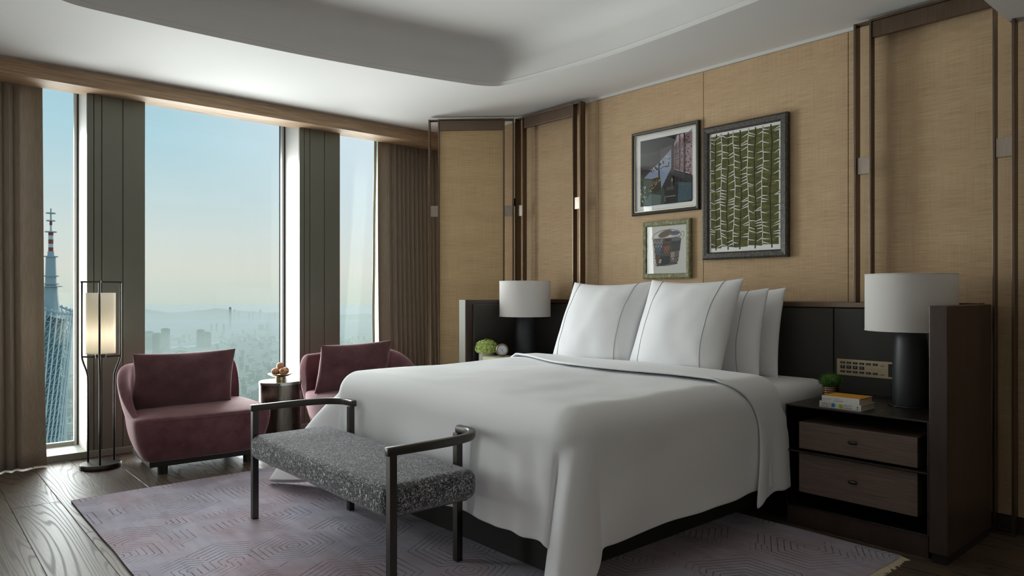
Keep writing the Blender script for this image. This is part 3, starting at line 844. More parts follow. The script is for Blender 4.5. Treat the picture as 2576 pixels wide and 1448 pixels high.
# turned-down sheet band at the pillows
def band(s_, t_):
    """s along the bed length, t across (0 near side hem .. 1 far side hem)"""
    Rr = .135; y0, y1 = DY0-.012, DY1+.012; qa = Rr*math.pi/2; hang = .46; tot = 2*(qa+hang)+(y1-y0-2*Rr)
    e = t_*tot; flat_ = y1-y0-2*Rr
    if e < hang+qa: a = hang+qa-e; side = -1
    elif e > hang+qa+flat_: a = e-(hang+qa+flat_); side = 1
    else: a = 0; side = 0
    fl = max(0, a-qa)/hang
    xa = lerp(3.17, 3.335, sstep(0, qa+.1, a)) + .05*math.sin(t_*9)*(1-fl) ; xb = 3.614 + .076*sstep(0, .25, fl)
    if side >= 0: xa += .20*sstep(.45, .8, t_)*(1-fl)
    xa += .025*math.sin(fl*4)
    x_ = lerp(xa, xb, s_)
    zz = ZT + .016
    if side == 0:
        y = y0+Rr+(e-hang-qa); roll = .012*math.exp(-((s_-.03)/.06)**2)
        return (x_, y, zz+.010*noise.noise(Vector((x_*1.6, y*1.6, 0)))+.012*math.sin(math.pi*(y-y0)/(y1-y0))+roll)
    if a < qa: o, dn = Rr*math.sin(a/Rr), Rr*(1-math.cos(a/Rr))
    else: o, dn = Rr+.024*fl, Rr+a-qa
    w_ = .014*math.sin(s_*9+1)*fl + .012*noise.noise(Vector((x_*6, side, fl)))*fl
    hem = (.05*(1-s_)**3 + .01*noise.noise(Vector((x_*14, 4, side))))*fl
    ye = (y0+Rr) if side < 0 else (y1-Rr)
    return (x_, ye+side*(o+w_), zz-dn-hem)
bd = MB().grid(band, 22, 110).build('top_sheet', M_LINEN, smooth=True, solid=.012, sub=1)
tag(bd, 'white sheet band turned down across the bed before the pillows', 'sheet')

# ------------------------------------------------------------------ pillows
def pillow(name, base, w_, h_, th, lean, label, cat='pillow', mat=M_PILLOW, yaw=0, group=None, piping=None, pinch=.06, wr=.8, seed=1, roll=0, pow_=.5):
    """upright pillow; base = bottom centre (front face side); faces -X before yaw"""
    t = thing(name, label, cat, base, yaw, group)
    st_, ct = math.sin(lean), math.cos(lean); sr, cr_ = math.sin(roll), math.cos(roll)
    def surf(u, v, side):
        U, Vv = u*2-1, v*2-1
        a = max(0, (1-U*U))*max(0, (1-Vv*Vv))
        tk = th/2*(a**pow_)
        y = -w_/2*U*(1-pinch*(1-Vv*Vv)); zloc = h_/2*(Vv*(1-pinch*1.7*(1-U*U)*(1 if Vv > 0 else .3)))
        # heavier bottom
        tk *= 1+.22*(1-v)-.11
        cn = (abs(U)*abs(Vv))**6
        nn = noise.noise(Vector((U*1.7+seed, Vv*1.7, side)))*.012*wr + noise.noise(Vector((U*4+seed, Vv*3, side)))*.006*wr
        n_ = side*tk + nn*min(1, a*4) - cn*.0
        y, zloc = y*cr_-zloc*sr, y*sr+zloc*cr_
        zc = zloc+h_/2
        return Vector((st_*zc + ct*n_, y, ct*zc - st_*n_ ))
    N = 30
    m = MB()
    idx = {}
    for side in (-1, 1):
        for j in range(N+1):
            for i in range(N+1):
                edge = i in (0, N) or j in (0, N)
                key = (i, j, 0 if edge else side)
                if key not in idx:
                    # cosine spacing for round edges
                    u = .5-.5*math.cos(math.pi*i/N); v = .5-.5*math.cos(math.pi*j/N)
                    idx[key] = len(m.v); m.v.append(tuple(surf(u, v, side if not edge else 0)))
        for j in range(N):
            for i in range(N):
                q = []
                for a, b in ((i,j),(i+1,j),(i+1,j+1),(i,j+1)):
                    e = a in (0, N) or b in (0, N); q.append(idx[(a,b,0 if e else side)])
                m.face(q)
    cv = m.build('cover', mat, t, smooth=True, local=True)
    if piping:
        for uu in piping:
            pts = [surf(uu, .5-.5*math.cos(math.pi*k/24), -1) for k in range(1, 24)]
            MB().tube(pts, .0028, 6).build('piping', M_PIPING, cv, smooth=True, local=True)
    return t
ZM = .728
pillow('euro_pillow', (3.66, 2.70, ZM-.005), .70, .675, .27, R(24), 'large square white pillow with grey piping in front of two more pillows', piping=(.16,.84), seed=2)
pillow('euro_pillow', (3.66, 3.40, ZM-.005), .72, .665, .27, R(24), 'large square white pillow with grey piping close to the table lamp and clock', piping=(.12,.86), seed=5, yaw=R(2))
pillow('pillow', (3.97, 2.60, .723), .66, .57, .165, R(12), 'white pillow with a dark seam sandwiched between the large square one and the rearmost', piping=(.2,.80), seed=8)
pillow('pillow', (4.15, 2.575, .722), .66, .57, .155, R(10), 'plain white rearmost pillow leaning on the leather headboard', seed=11)
pillow('pillow', (4.06, 3.36, .723), .66, .50, .15, R(12), 'white pillow tucked behind the large square one by the clock', seed=14)

# ------------------------------------------------------------------ bench
bn = thing('bench', 'low bench with tweed cushion and bronze arms standing at the foot of the bed', 'bench', (1.74, 3.16, .012))
cu = MB().box(1.475, 2.462, .338, 1.955, 3.892, .472).build('cushion', M_BOUCLE, bn, smooth=True, bevel=.045, seg=5)
cu.modifiers.new('sub', 'SUBSURF').render_levels = 0
LEG = .033
fy = (2.452, 3.872); ry = (2.645, 3.665)
for y in fy: MB().box(1.483, y-LEG/2, .012, 1.483+LEG, y+LEG/2, .604).build('leg', M_GUN, bn, bevel=.002)
for y in ry: MB().box(1.955, y-LEG/2, .012, 1.955+LEG, y+LEG/2, .604).build('leg', M_GUN, bn, bevel=.002)
for sgn, yf, yr in ((-1, fy[0], ry[0]), (1, fy[1], ry[1])):
    ctrl = [(1.475, yf, .618), (1.55, yf, .618), (1.68, yf-sgn*-.004, .618), (1.80, yf, .618), (1.90, yf-sgn*.025, .618), (1.962, yf-sgn*.075, .618), (1.985, yf-sgn*.13, .618), (1.984, yr-sgn*.02, .618)]
    MB().tube(catmull(ctrl, 6, False), 0, sq=(.034,.036)).build('armrest', M_GUN, bn, smooth=True, bevel=.010, seg=3)
MB().box(1.53, 2.52, .326, 1.93, 3.83, .345).build('seat_board', M_GUN, bn)

# ------------------------------------------------------------------ armchairs
def armchair(loc, rz, mir, label):
    t = thing('armchair', label, 'armchair', loc, rz)
    S = -1 if mir else 1
    Wd, Dp = .98, .80
    # plan curve of the shell: from front-left, round the back-left corner, along the back to the right end
    plan = [(.02,.02),(.005,.16),(.0,.32),(.02,.50),(.085,.645),(.20,.735),(.36,.772),(.55,.785),(.74,.785),(.90,.78),(.965,.765)]
    path = catmull([(a,b,0) for a,b in plan], 6, False); n = len(path)
    th = .085
    # arc length
    al = [0]
    for a, b in zip(path, path[1:]): al.append(al[-1]+(b-a).length)
    T = [a/al[-1] for a in al]
    def frame(i):
        tt = (path[min(i+1,n-1)]-path[max(i-1,0)]).normalized(); nn = Vector((tt.y, -tt.x, 0))  # to the inside
        return path[i], tt, nn
    def topz(s_): return .40 + .325*sstep(0, .42, s_)**.8 - .01*sstep(.8, 1, s_)
    cen_ = Vector((.55,.42,0))
    m = MB(); ring = 16
    rows = []
    ext = []
    for i in range(n):
        p, tt, nn = frame(i); s_ = T[i]; zt = topz(s_)
        endk = math.sqrt(max(0.0, 1-((s_-.955)/.045)**2)) if s_ > .955 else 1
        zt = .40+(zt-.40)*(0.25+.75*endk) if s_ > .955 else zt
        sec = []
        zb = .085
        def outer(z):
            f_ = (z-zb)/(.66-zb); f_ = max(0, min(1.1, f_))
            tin = .165*max(0, 1-f_)**1.7            # tucks in towards the base
            k = Vector(((cen_-p).x*.35, (cen_-p).y*.30, 0)).normalized() if (cen_-p).length else nn
            return p + (nn*.8+k*.2)*tin
        zs = [zb, zb+.02, .14, .22, .32, .42]; zs = [z for z in zs if z < zt-.05] + [lerp(.42, zt, .5) if zt > .5 else zt-.045, zt-.03]
        while len(zs) < 8: zs.append(zt-.03)
        zs = zs[:8]
        for z in zs: q = outer(z); sec.append((q.x, q.y, z))
        q = outer(zt)
        w_ = th*(.55+.45*sstep(0,.25,s_))
        for a in (150, 115, 90, 60, 30):
            ca, sa = math.cos(R(a)), math.sin(R(a)); c_ = q + nn*(w_/2)
            sec.append((c_.x+nn.x*ca*w_/2, c_.y+nn.y*ca*w_/2, zt-.03+.03*sa))
        q2 = q + nn*w_
        for z in (zt-.035, lerp(.36, zt, .55), .36, .30): sec.append((q2.x, q2.y, min(z, zt-.03)))
        rows.append(sec)
    K = len(rows[0]); b0 = len(m.v)
    for sec in rows:
        for (a, b, z) in sec: m.v.append((a*S, b, z))
    for i in range(n-1):
        for k in range(K-1): m.face([b0+i*K+k, b0+i*K+k+1, b0+(i+1)*K+k+1, b0+(i+1)*K+k])
    m.face([b0+k for k in range(K)]); m.face([b0+(n-1)*K+k for k in range(K)][::-1])
    m.build('shell', M_VELVET, t, smooth=True, local=True, sub=1)
    # seat block, round-nosed, tapering to the base
    sm = MB()
    outl = [(.05,-.005),(.20,-.03),(.45,-.045),(.70,-.045),(.88,-.03),(.965,.02),(.985,.14),(.98,.35),(.965,.60),(.90,.72),(.6,.74),(.25,.70),(.09,.56),(.05,.30)]
    po = catmull([(a,b,0) for a,b in outl], 4)
    c_ = Vector((.52,.36,0))
    levels = [(.085,.80),(.10,.83),(.16,.90),(.24,.955),(.32,.985),(.372,.995),(.395,.985),(.408,.955),(.415,.85),(.425,.5),(.428,.12)]
    base = len(sm.v); npo = len(po)
    for z, k in levels:
        for p in po: 
            q = c_+(p-c_)*k; sm.v.append((q.x*S, q.y, z+ (.0 if z < .4 else -.02*max(0, .25-q.y))))
    for j in range(len(levels)-1):
        for i in range(npo): sm.face([base+j*npo+i, base+j*npo+(i+1)%npo, base+(j+1)*npo+(i+1)%npo, base+(j+1)*npo+i])
    sm.face([base+i for i in range(npo)][::-1]); sm.face([base+(len(levels)-1)*npo+i for i in range(npo)])
    st_ = sm.build('seat', M_VELVET, t, smooth=True, local=True, sub=1)
    pts = []
    for p in po:
        q = c_+(p-c_)*1.0
        if q.y < .2: pts.append((q.x*S, q.y, .386))
    pts = [(( c_+(Vector((a,b,0))-c_)*1.0).x*S, (c_+(Vector((a,b,0))-c_)*1.0).y-.001, .384) for a,b in ((.06,-.004),(.20,-.031),(.45,-.046),(.70,-.046),(.88,-.031),(.955,.01))]
    MB().tube(catmull(pts, 5, False), .003, 6).build('seam', M_VELVET2, st_, smooth=True, local=True)
    MB().box(.15*S, .06, .055, .88*S, .66, .092).build('plinth', M_BLACK, t, local=True, bevel=.004)
    for a, b in ((.24,.10),(.82,.10),(.24,.60),(.82,.60)):
        MB().lathe([(.032,0),(.034,.06)], 20, c=(a*S, b, 0)).build('foot', M_BLACK, t, local=True)
    return t
armchair((1.165, 5.215, 0), R(-3), False, 'plum velvet armchair with one curved arm beside the floor lamp')
armchair((3.66, 5.16, 0), R(4), True, 'plum velvet armchair half hidden behind the bed near the right-hand curtain')
pillow('cushion', (1.625, 5.60, .412), .70, .43, .24, R(17), 'plum velvet cushion leaning in the armchair beside the floor lamp', 'cushion', M_VELVET2, yaw=R(-93), pinch=.04, wr=1.6, seed=21, roll=R(.5))
pillow('cushion', (3.00, 5.58, .412), .70, .43, .24, R(17), 'plum velvet cushion leaning in the armchair behind the bed', 'cushion', M_VELVET2, yaw=R(-86), pinch=.04, wr=1.8, seed=27, roll=R(1))

# ------------------------------------------------------------------ side table with dish
TX, TY = 2.395, 5.64
st = thing('side_table', 'bronze drum side table between the two plum armchairs', 'table', (TX, TY, 0))
MB().lathe([(.158,0),(.158,.012),(.164,.012),(.164,.508)], 64).build('drum', M_DRUM, st, smooth=True, local=True, angle=40)
x = Mat('polished_top', (.30,.30,.29,1), .12, metal=.7); M_TTOP = x.m
MB().lathe([(.166,.508),(.166,.527),(.163,.53)], 64).build('top', M_TTOP, st, local=True)
ds = thing('footed_dish', 'small brass footed dish of round pastries on the drum table', 'dish', (TX, TY, .53))
MB().lathe([(.040,0),(.040,.003),(.036,.006),(.036,.030),(.040,.034)], 32).build('foot', M_BRASS, ds, smooth=True, local=True, angle=40)
MB().lathe([(.036,.032),(.062,.038),(.096,.056),(.098,.058),(.096,.060),(.062,.043),(.0,.038)], 40, cap=False).build('bowl', M_BRASS, ds, smooth=True, local=True)
x = Mat('pastry', srgb(196,140,92), .55)
wv = x.n('TexWave', wave_type='BANDS'); wv.inputs['Scale'].default_value = 22; wv.inputs['Distortion'].default_value = 3; x.l(x.coord('Object'), wv.inputs['Vector'])
x.col(x.ramp(wv.outputs[1], [(.2, srgb(170,104,66)), (.55, srgb(208,152,106)), (.9, srgb(232,196,156))])); M_PASTRY = x.m
for k, (a, b, z) in enumerate(((-.044,.0,.078),(.0,-.044,.078),(.044,.0,.078),(.0,.044,.078),(.0,.0,.122))):
    o = MB(); o.sphere((0,0,0), .030, 16, 12, sc_=(1,1,.94))
    ob = o.build('pastry', M_PASTRY, smooth=True); ob.location = (TX+a, TY+b, .53+z); ob.rotation_euler = (k*.7, k*.4, k)
    lab = 'striped golden pastry ball on top of the pile in the brass dish' if k == 4 else 'striped golden pastry ball in the bottom ring of the brass dish'
    tag(ob, lab, 'pastry', None if k == 4 else 'pastries round the brass dish')

# ------------------------------------------------------------------ floor lamp
FL = (1.125, 5.78)
fl = thing('floor_lamp', 'bronze cage floor lamp with tall cream cylinder shade before the window column', 'lamp', (*FL, 0))
MB().lathe([(.132,0),(.134,.004),(.134,.026),(.128,.034),(.06,.036)], 48).build('base', M_LAMPMETAL, fl, smooth=True, local=True, angle=40)
ang0 = R(-41.07)
for k, dg_ in enumerate((185, 305, 65)):
    a = R(dg_)-R(8)
    ca, sa = math.cos(a), math.sin(a)
    # lateral/ depth axes of the view: rotate so one rod shows left, one front
    dx, dy = RT.x*ca+FW.x*sa, RT.y*ca+FW.y*sa
    def P(r, z): return (dx*r, dy*r, z)
    ro_, ri = .140, .094
    pts = [P(ri,.034), P(ri,.60), P(ri+.002,.655), P(ri+.012,.69), P(ro_-.012,.745), P(ro_-.002,.775), P(ro_,.80), P(ro_,1.322)]
    MB().tube([Vector(p) for p in pts], .0068, 10).build('rod', M_LAMPMETAL, fl, smooth=True, local=True)
    MB().tube([P(ro_+.0065,1.328), P(0,1.328)], 0, sq=(.012,.012)).build('top_arm', M_LAMPMETAL, fl, local=True)
    MB().tube([P(ro_,.79), P(0,.79)], 0, sq=(.010,.012)).build('cross_arm', M_LAMPMETAL, fl, local=True)
MB().lathe([(.006,1.25),(.006,1.328)], 10).build('hanger', M_LAMPMETAL, fl, local=True)
MB().lathe([(.034,.785),(.036,.812),(.02,.815)], 24).build('socket', M_LAMPMETAL, fl, local=True)
sh = MB().lathe([(.094,.815),(.094,1.25),(.091,1.25),(.091,.815),(.094,.815)], 48, cap=False).build('shade', M_SHADE2, fl, smooth=True, local=True, angle=40)
MB().lathe([(.0915,.818),(.0915,.822)], 48).build('diffuser', M_SHADE2, sh, local=True)
bl = bpy.data.lights.new('floor_lamp_bulb', 'POINT'); bl.energy = 1.0; bl.color = (1,.95,.86); bl.shadow_soft_size = .035
bo = bpy.data.objects.new('floor_lamp_bulb', bl); COL.objects.link(bo); bo.location = (FL[0], FL[1], .95)

# ------------------------------------------------------------------ rug
rg = thing('rug', 'lilac and mauve rug with carved angular line pattern under the bed and bench', 'rug', (2.2, 3.1, 0))
def rugtop(s_, t_):
    x_ = lerp(.80, 3.59, s_); y = lerp(1.32, 4.93, t_)
    e = .006*noise.noise(Vector((y*3, 0, 0)))*(1 if s_ in (0,1) else 0)
    return (x_+e, y+.008*noise.noise(Vector((x_*3, 3, 0)))*(1 if t_ in (0,1) else 0), .0118)
m = MB().grid(rugtop, 70, 90); m.build('pile', M_RUG, rg)
MB().box(.803, 1.323, .0008, 3.587, 4.927, .011).build('backing', flat('rug_edge', srgb(72,68,76), .95), rg)
fm = MB(); rr = random.Random(5)
for y, sg in ((1.325,-1),(4.925,1)):
    x_ = .81
    while x_ < 3.585:
        L = rr.uniform(.018,.036) if sg > 0 else rr.uniform(.025,.045)
        w_ = .0035; sl = rr.uniform(-.008,.008)
        fm.poly([(x_-w_, y, .009), (x_+w_, y, .009), (x_+w_+sl, y+sg*L, .0025), (x_-w_+sl, y+sg*L, .0025)])
        x_ += .0058
o = fm.build('fringe', M_FRINGE, rg, solid=.003); o['kind'] = 'stuff'

# ------------------------------------------------------------------ curtains
def curtain(name, xs, label, folds, amp, cat='curtain', mat=M_CURTAIN, lean=0.0, ytop=6.245, ybot=6.05, z0=.012, hem=.0, n=260):
    def fn(s_, t_):
        x_ = lerp(xs[0], xs[1], s_)+lean*t_; z = lerp(z0, 2.80, t_)
        A = amp(s_); ph = folds(s_)
        w_ = A*math.sin(ph)
        y = lerp(ybot, ytop, t_**.55) + w_*(.8+.2*(1-t_)) + .006*noise.noise(Vector((x_*8, z*.8, 0)))
        x_ += .35*A*math.sin(2*ph)*.5 + .012*(1-t_)*noise.noise(Vector((x_*5, z*.5, 4)))
        return (x_, y, z + hem*math.sin(ph*.5))
    o = MB().grid(fn, n, 24).build(name, mat, smooth=True, solid=.003)
    return tag(o, label, cat)
curtain('curtain', (-.45, .835), 'heavy taupe curtain gathered at the window beside the lattice tower view',
        lambda s_: 2*math.pi*(20*s_ if s_ < .885 else 17.7 + .8*(s_-.885)/.115), lambda s_: .030 if s_ < .87 else lerp(.030, .014, (s_-.87)/.13), n=420)
curtain('curtain', (3.60, 4.36), 'heavy taupe curtain with tight folds gathered behind the angled screen',
        lambda s_: 2*math.pi*(1.15*s_/.22 if s_ < .22 else 1.15 + 15*(s_-.22)), lambda s_: .018 if s_ < .15 else .034, n=300, lean=.06)
curtain('sheer_curtain', (3.548, 3.70), 'thin pale sheer curtain edge hanging beside the tight-folded taupe curtain', lambda s_: 2*math.pi*2.5*s_, lambda s_: .010, 'curtain', M_SHEER, ytop=6.31, ybot=6.10, n=60, lean=.11)
def hemfn(s_, t_):
    z = lerp(.012, 2.8, t_); x_ = lerp(3.545, 3.572, s_)+.11*t_+.006*noise.noise(Vector((z*1.4,0,0)))
    return (x_, lerp(6.10, 6.31, t_**.55)-.004, z)
M_HEM = flat('sheer_hem', srgb(150,146,130), .9)
sheer_o = [o for o in bpy.data.objects if o.name.startswith('sheer_curtain')][0]
MB().grid(hemfn, 2, 40).build('hem_band', M_HEM, sheer_o, smooth=True, solid=.002)
#@@DETAIL

# ================================================================== DETAILS
# ------------------------------------------------------------------ pictures (X towards the room is smaller)
def picture(y0, y1, z0, z1, fw, depth, fmat, label, mat_w=0, lip=None, glass=True):
    """y0 = right-hand edge in the room view, y1 = left-hand edge"""
    t = thing('picture', label, 'picture', (XW, (y0+y1)/2, z0))
    xf = XW-depth
    pts = [(y0,z0),(y1,z0),(y1,z1),(y0,z1)]
    ins = [(y0+fw,z0+fw),(y1-fw,z0+fw),(y1-fw,z1-fw),(y0+fw,z1-fw)]
    m = MB(); prof = [(0,XW-.001),(0,xf+.006),(.25*fw,xf),(.8*fw,xf+.003),(fw,xf+.012),(fw,xf+.022)]
    k = len(m.v)
    for f_, xx in prof:
        for (ya,za),(yb,zb) in zip(pts, ins):
            r = f_/fw; m.v.append((xx, lerp(ya,yb,r), lerp(za,zb,r)))
    for j in range(len(prof)-1):
        for i in range(4): m.face([k+j*4+i, k+j*4+(i+1)%4, k+(j+1)*4+(i+1)%4, k+(j+1)*4+i])
    m.build('frame', fmat, t)
    if lip:
        l_ = MB(); a = fw*.98
        for (ya,za,yb,zb) in ((y0+a,z0+a,y1-a,z0+a+.005),(y0+a,z1-a-.005,y1-a,z1-a),(y0+a,z0+a,y0+a+.005,z1-a),(y1-a-.005,z0+a,y1-a,z1-a)):
            l_.box(xf+.008, ya, za, xf+.02, yb, zb)
        l_.build('gilt_lip', lip, t)
    MB().box(xf+.020, y0+fw*.9, z0+fw*.9, XW-.004, y1-fw*.9, z1-fw*.9).build('mount', M_WHITE, t)
    gx = xf+.0125
    if glass: MB().quad((gx,y0+fw,z0+fw),(gx,y1-fw,z0+fw),(gx,y1-fw,z1-fw),(gx,y0+fw,z1-fw)).build('glass', M_PICGLASS, t)
    return t, xf+.020
class Art:
    """flat print: coordinates 0..1, x to the right in the room view, y up"""
    def __init__(s, t, xs, yl, yr, z0, z1, name='print'):
        s.t=t; s.x=xs; s.yl=yl; s.yr=yr; s.z0=z0; s.z1=z1; s.m=MB(); s.mats=[]; s.lay=0; s.name=name; s.auto=True
    def poly(s, pts, col, lift=True):
        mt = pal(*col) if isinstance(col, tuple) else col
        if mt not in s.mats: s.mats.append(mt)
        if s.auto: s.lay += 1
        xx = s.x-.0004-s.lay*.00003
        s.m.poly([(xx, lerp(s.yl,s.yr,a), lerp(s.z0,s.z1,b)) for a,b in pts], s.mats.index(mt))
    def level(s): s.lay += 1; s.auto = False
    def rect(s, a0, b0, a1, b1, col): s.poly([(a0,b0),(a1,b0),(a1,b1),(a0,b1)], col)
    def line(s, p, q, w0, w1, col):
        d = Vector((q[0]-p[0], q[1]-p[1]))
        if d.length < 1e-6: return
        n = Vector((-d.y, d.x)).normalized()
        s.poly([(p[0]-n.x*w0/2,p[1]-n.y*w0/2),(q[0]-n.x*w1/2,q[1]-n.y*w1/2),(q[0]+n.x*w1/2,q[1]+n.y*w1/2),(p[0]+n.x*w0/2,p[1]+n.y*w0/2)], col)
    def path(s, pts, w, col):
        for p, q in zip(pts, pts[1:]): s.line(p, q, w, w, col)
    def ell(s, c, rx, ry, col, n=24, rot=0):
        s.poly([(c[0]+rx*math.cos(2*math.pi*i/n)*math.cos(rot)-ry*math.sin(2*math.pi*i/n)*math.sin(rot), c[1]+rx*math.cos(2*math.pi*i/n)*math.sin(rot)+ry*math.sin(2*math.pi*i/n)*math.cos(rot)) for i in range(n)], col)
    def done(s): return s.m.build(s.name, s.mats, s.t, fix=False)

# --- large leaf picture
x = Mat('pewter_frame', srgb(74,70,66), .42, metal=.5); n1 = x.noise(x.coord('Object'), 70, 4, .7)
x.col(x.ramp(n1, [(.3, srgb(48,45,43)), (.7, srgb(98,94,88))])); M_PEWTER = x.m
t, xs = picture(2.322, 2.972, 1.486, 2.437, .052, .042, M_PEWTER, 'large framed picture of olive leaf columns with white veins', glass=False)
A = Art(t, xs, 2.912, 2.385, 1.552, 2.376)
x = Mat('leaf_ink', srgb(92,92,42), .8); n1 = x.noise(x.coord('Object', rot=(0.6,0,0), scale=(1,14,60)), 1, 4, .65)
x.col(x.ramp(n1, [(.3, srgb(58,58,24)), (.55, srgb(92,92,40)), (.75, srgb(132,128,66))])); M_LEAF = x.m
DKL = (44,42,22)
rr = random.Random(12)
A.poly([(.01,.02),(.165,.015),(.18,.03),(.355,.02),(.38,.015),(.55,.02),(.575,.03),(.755,.02),(.775,.03),(.99,.025),(.995,.985),(.01,.985)], M_LEAF)
wl_ = [.165,.36,.565,.765]; sl_ = [.085,.265,.46,.665,.885]
def wob(x_, y, k): return x_ + .012*math.sin(y*7+k*2.1)+.005*math.sin(y*23+k)
A.level()
for k, x_ in enumerate(sl_): A.path([(wob(x_, b/26, k+9), b/26) for b in range(0, 27)], .018, DKL)
A.level()
for k, x_ in enumerate(sl_): A.path([(wob(x_, b/26, k+9), b/26) for b in range(0, 27)], .006, (26,24,14))
WV = (230,230,222)
strokes = []
for k, x_ in enumerate([-.012]+wl_+[1.012]):
    for sgn in (-1, 1):
        if (k == 0 and sgn < 0) or (k == 5 and sgn > 0): continue
        y = .985-rr.uniform(0,.03)
        while y > .04:
            xa = wob(x_, y, k) if 0 < k < 5 else x_
            strokes.append((xa, y, sgn, rr.uniform(.075,.105), rr.uniform(.002,.030)))
            y -= rr.choice((.022,.026,.055,.075,.085))
A.level()
for xa, y, sgn, ln_, dr in strokes: A.line((xa, y+.002), (xa+sgn*ln_, y-dr), .017, .004, DKL)
for k, x_ in enumerate(wl_): A.path([(wob(x_, b/30, k+1), b/30) for b in range(1, 31)], .020, DKL)
A.level()
for xa, y, sgn, ln_, dr in strokes: A.line((xa, y), (xa+sgn*ln_*.97, y-dr), .0105, .0028, WV)
for k, x_ in enumerate(wl_): A.path([(wob(x_, b/30, k+1), b/30) for b in range(1, 31)], .0105, WV)
A.done()

# --- photograph of a lattice-lit room
x = Mat('blackwood_frame', srgb(46,44,40), .45); M_BWF = x.m
t, xs = picture(3.008, 3.632, 1.856, 2.509, .026, .03, M_BWF, 'framed white-mounted photograph of a dark room with a red lattice window', lip=metal('gilt', (.55,.48,.33,1), .4))
A = Art(t, xs, 3.555, 3.075, 1.925, 2.440)
A.rect(0,0,1,1,(34,32,32)); A.rect(0,.78,1,1,(24,24,24)); A.rect(.0,.36,.62,.80,(52,46,44)); A.rect(.0,.52,.36,.76,(40,38,36)); A.rect(.18,.50,.37,.66,(48,44,40))
A.poly([(.40,.60),(.62,.74),(.62,.86),(.40,.82)], (74,64,62)); A.poly([(0,.0),(.62,.0),(.42,.30),(.12,.42),(0,.50)], (54,68,52))
A.poly([(.07,.43),(.36,.62),(.61,.80),(.61,.52),(.42,.24),(.40,.42),(.22,.40)], (132,146,172))
A.level()
for k in range(70):
    a = rr.uniform(.2,.6); b = lerp(.44+.2*a, .40+.6*a, rr.random()); A.ell((a,b), rr.uniform(.008,.02), rr.uniform(.008,.02), rr.choice(((170,176,196),(154,150,166),(186,170,172))), 8)
A.auto = True; A.rect(.36,.42,.39,.80,(38,28,26)); A.poly([(.18,.24),(.26,.38),(.38,.42),(.41,.36),(.41,.22),(.3,.18)], (44,36,24))
A.level()
for k in range(70):
    a = rr.uniform(.17,.40); A.ell((a, .2+ (a-.17)*.8+rr.uniform(-.02,.06)), .008, .012, rr.choice(((150,128,92),(110,84,52),(92,72,44),(196,178,150))), 7)
for k in range(60): A.ell((rr.uniform(0,.12), rr.uniform(.06,.32)), rr.uniform(.005,.013), rr.uniform(.006,.014), rr.choice(((172,180,160),(120,132,104),(206,208,196))), 7)
A.auto = True; A.poly([(.05,.02),(.40,.0),(.42,.14),(.20,.18)], (92,106,104))
# lattice window in perspective
A.poly([(.64,.50),(1,.38),(1,1),(.72,.985),(.64,.80)], (206,176,184))
for k in range(150):
    a = rr.uniform(.65,.99); b = lerp(.50-.33*(a-.64), .82+.5*(a-.64) if a < .75 else .98, rr.random())
    s_ = .010+.03*(a-.62); c_ = rr.choice(((150,40,48),(172,64,66),(96,24,30),(60,22,26),(226,214,220),(150,60,80)))
    A.poly([(a-s_,b-s_*.6),(a+s_*.6,b-s_*.1),(a+s_*.2,b+s_*.9)], c_)
A.level()
for k in range(26):
    b = .46+.022*k; A.line((.64,.52+.012*k), (1,.40+.025*k), .004+.003*(k%3==0), .007, (34,24,26))
A.auto = True
for a, w_ in ((.635,.022),(.70,.010),(.765,.014),(.85,.022)): A.rect(a,.30,a+w_,.99,(26,24,24))
A.poly([(.62,.50),(1,.36),(1,.26),(.66,.40)], (32,32,34))
for k in range(6): A.line((.64,.49-.012*k), (1,.36-.02*k), .004, .006, (70,74,80))
A.poly([(.74,.0),(1,.02),(1,.27),(.75,.30)], (58,82,92))
A.level()
for k in range(40): A.ell((rr.uniform(.75,.99), rr.uniform(.03,.26)), .003, .004, (112,130,136), 6)
A.auto = True; A.poly([(.48,.0),(.74,.0),(.74,.26),(.50,.25)], (26,26,25)); A.poly([(.52,.20),(.68,.20),(.66,.25),(.53,.25)], (72,70,66)); A.rect(.52,.10,.70,.115,(120,118,108)); A.rect(.49,.03,.51,.12,(104,104,98)); A.ell((.635,.34),.02,.03,(120,122,120)); A.rect(.628,.24,.642,.33,(92,94,92))
A.done()

# --- wire basket picture
x = Mat('distressed_frame', srgb(138,134,102), .7); n1 = x.noise(x.coord('Object', scale=(1,1,1)), 45, 5, .75)
x.col(x.ramp(n1, [(.35, srgb(108,106,72)), (.55, srgb(140,138,106)), (.70, srgb(196,192,168))])); M_DIST = x.m
t, xs = picture(3.080, 3.520, 1.357, 1.800, .040, .034, M_DIST, 'small framed picture of a wire basket of bowls in a worn pale frame')
A = Art(t, xs, 3.480, 3.120, 1.397, 1.760)
A.rect(0,0,1,1,(212,212,206))
A.poly([(.15,.72),(.82,.74),(.76,.20),(.24,.15)], (96,92,88))
A.ell((.46,.83),.19,.075,(150,136,122), rot=.25); A.ell((.46,.83),.165,.058,(112,100,90), rot=.25); A.ell((.70,.83),.13,.05,(140,124,124)); A.ell((.70,.84),.115,.036,(96,100,124))
A.ell((.27,.70),.14,.05,(190,186,186)); A.ell((.27,.70),.12,.036,(138,134,142)); A.ell((.53,.69),.095,.04,(120,92,72)); A.ell((.53,.695),.075,.024,(74,58,50)); A.ell((.75,.70),.12,.045,(120,124,120))
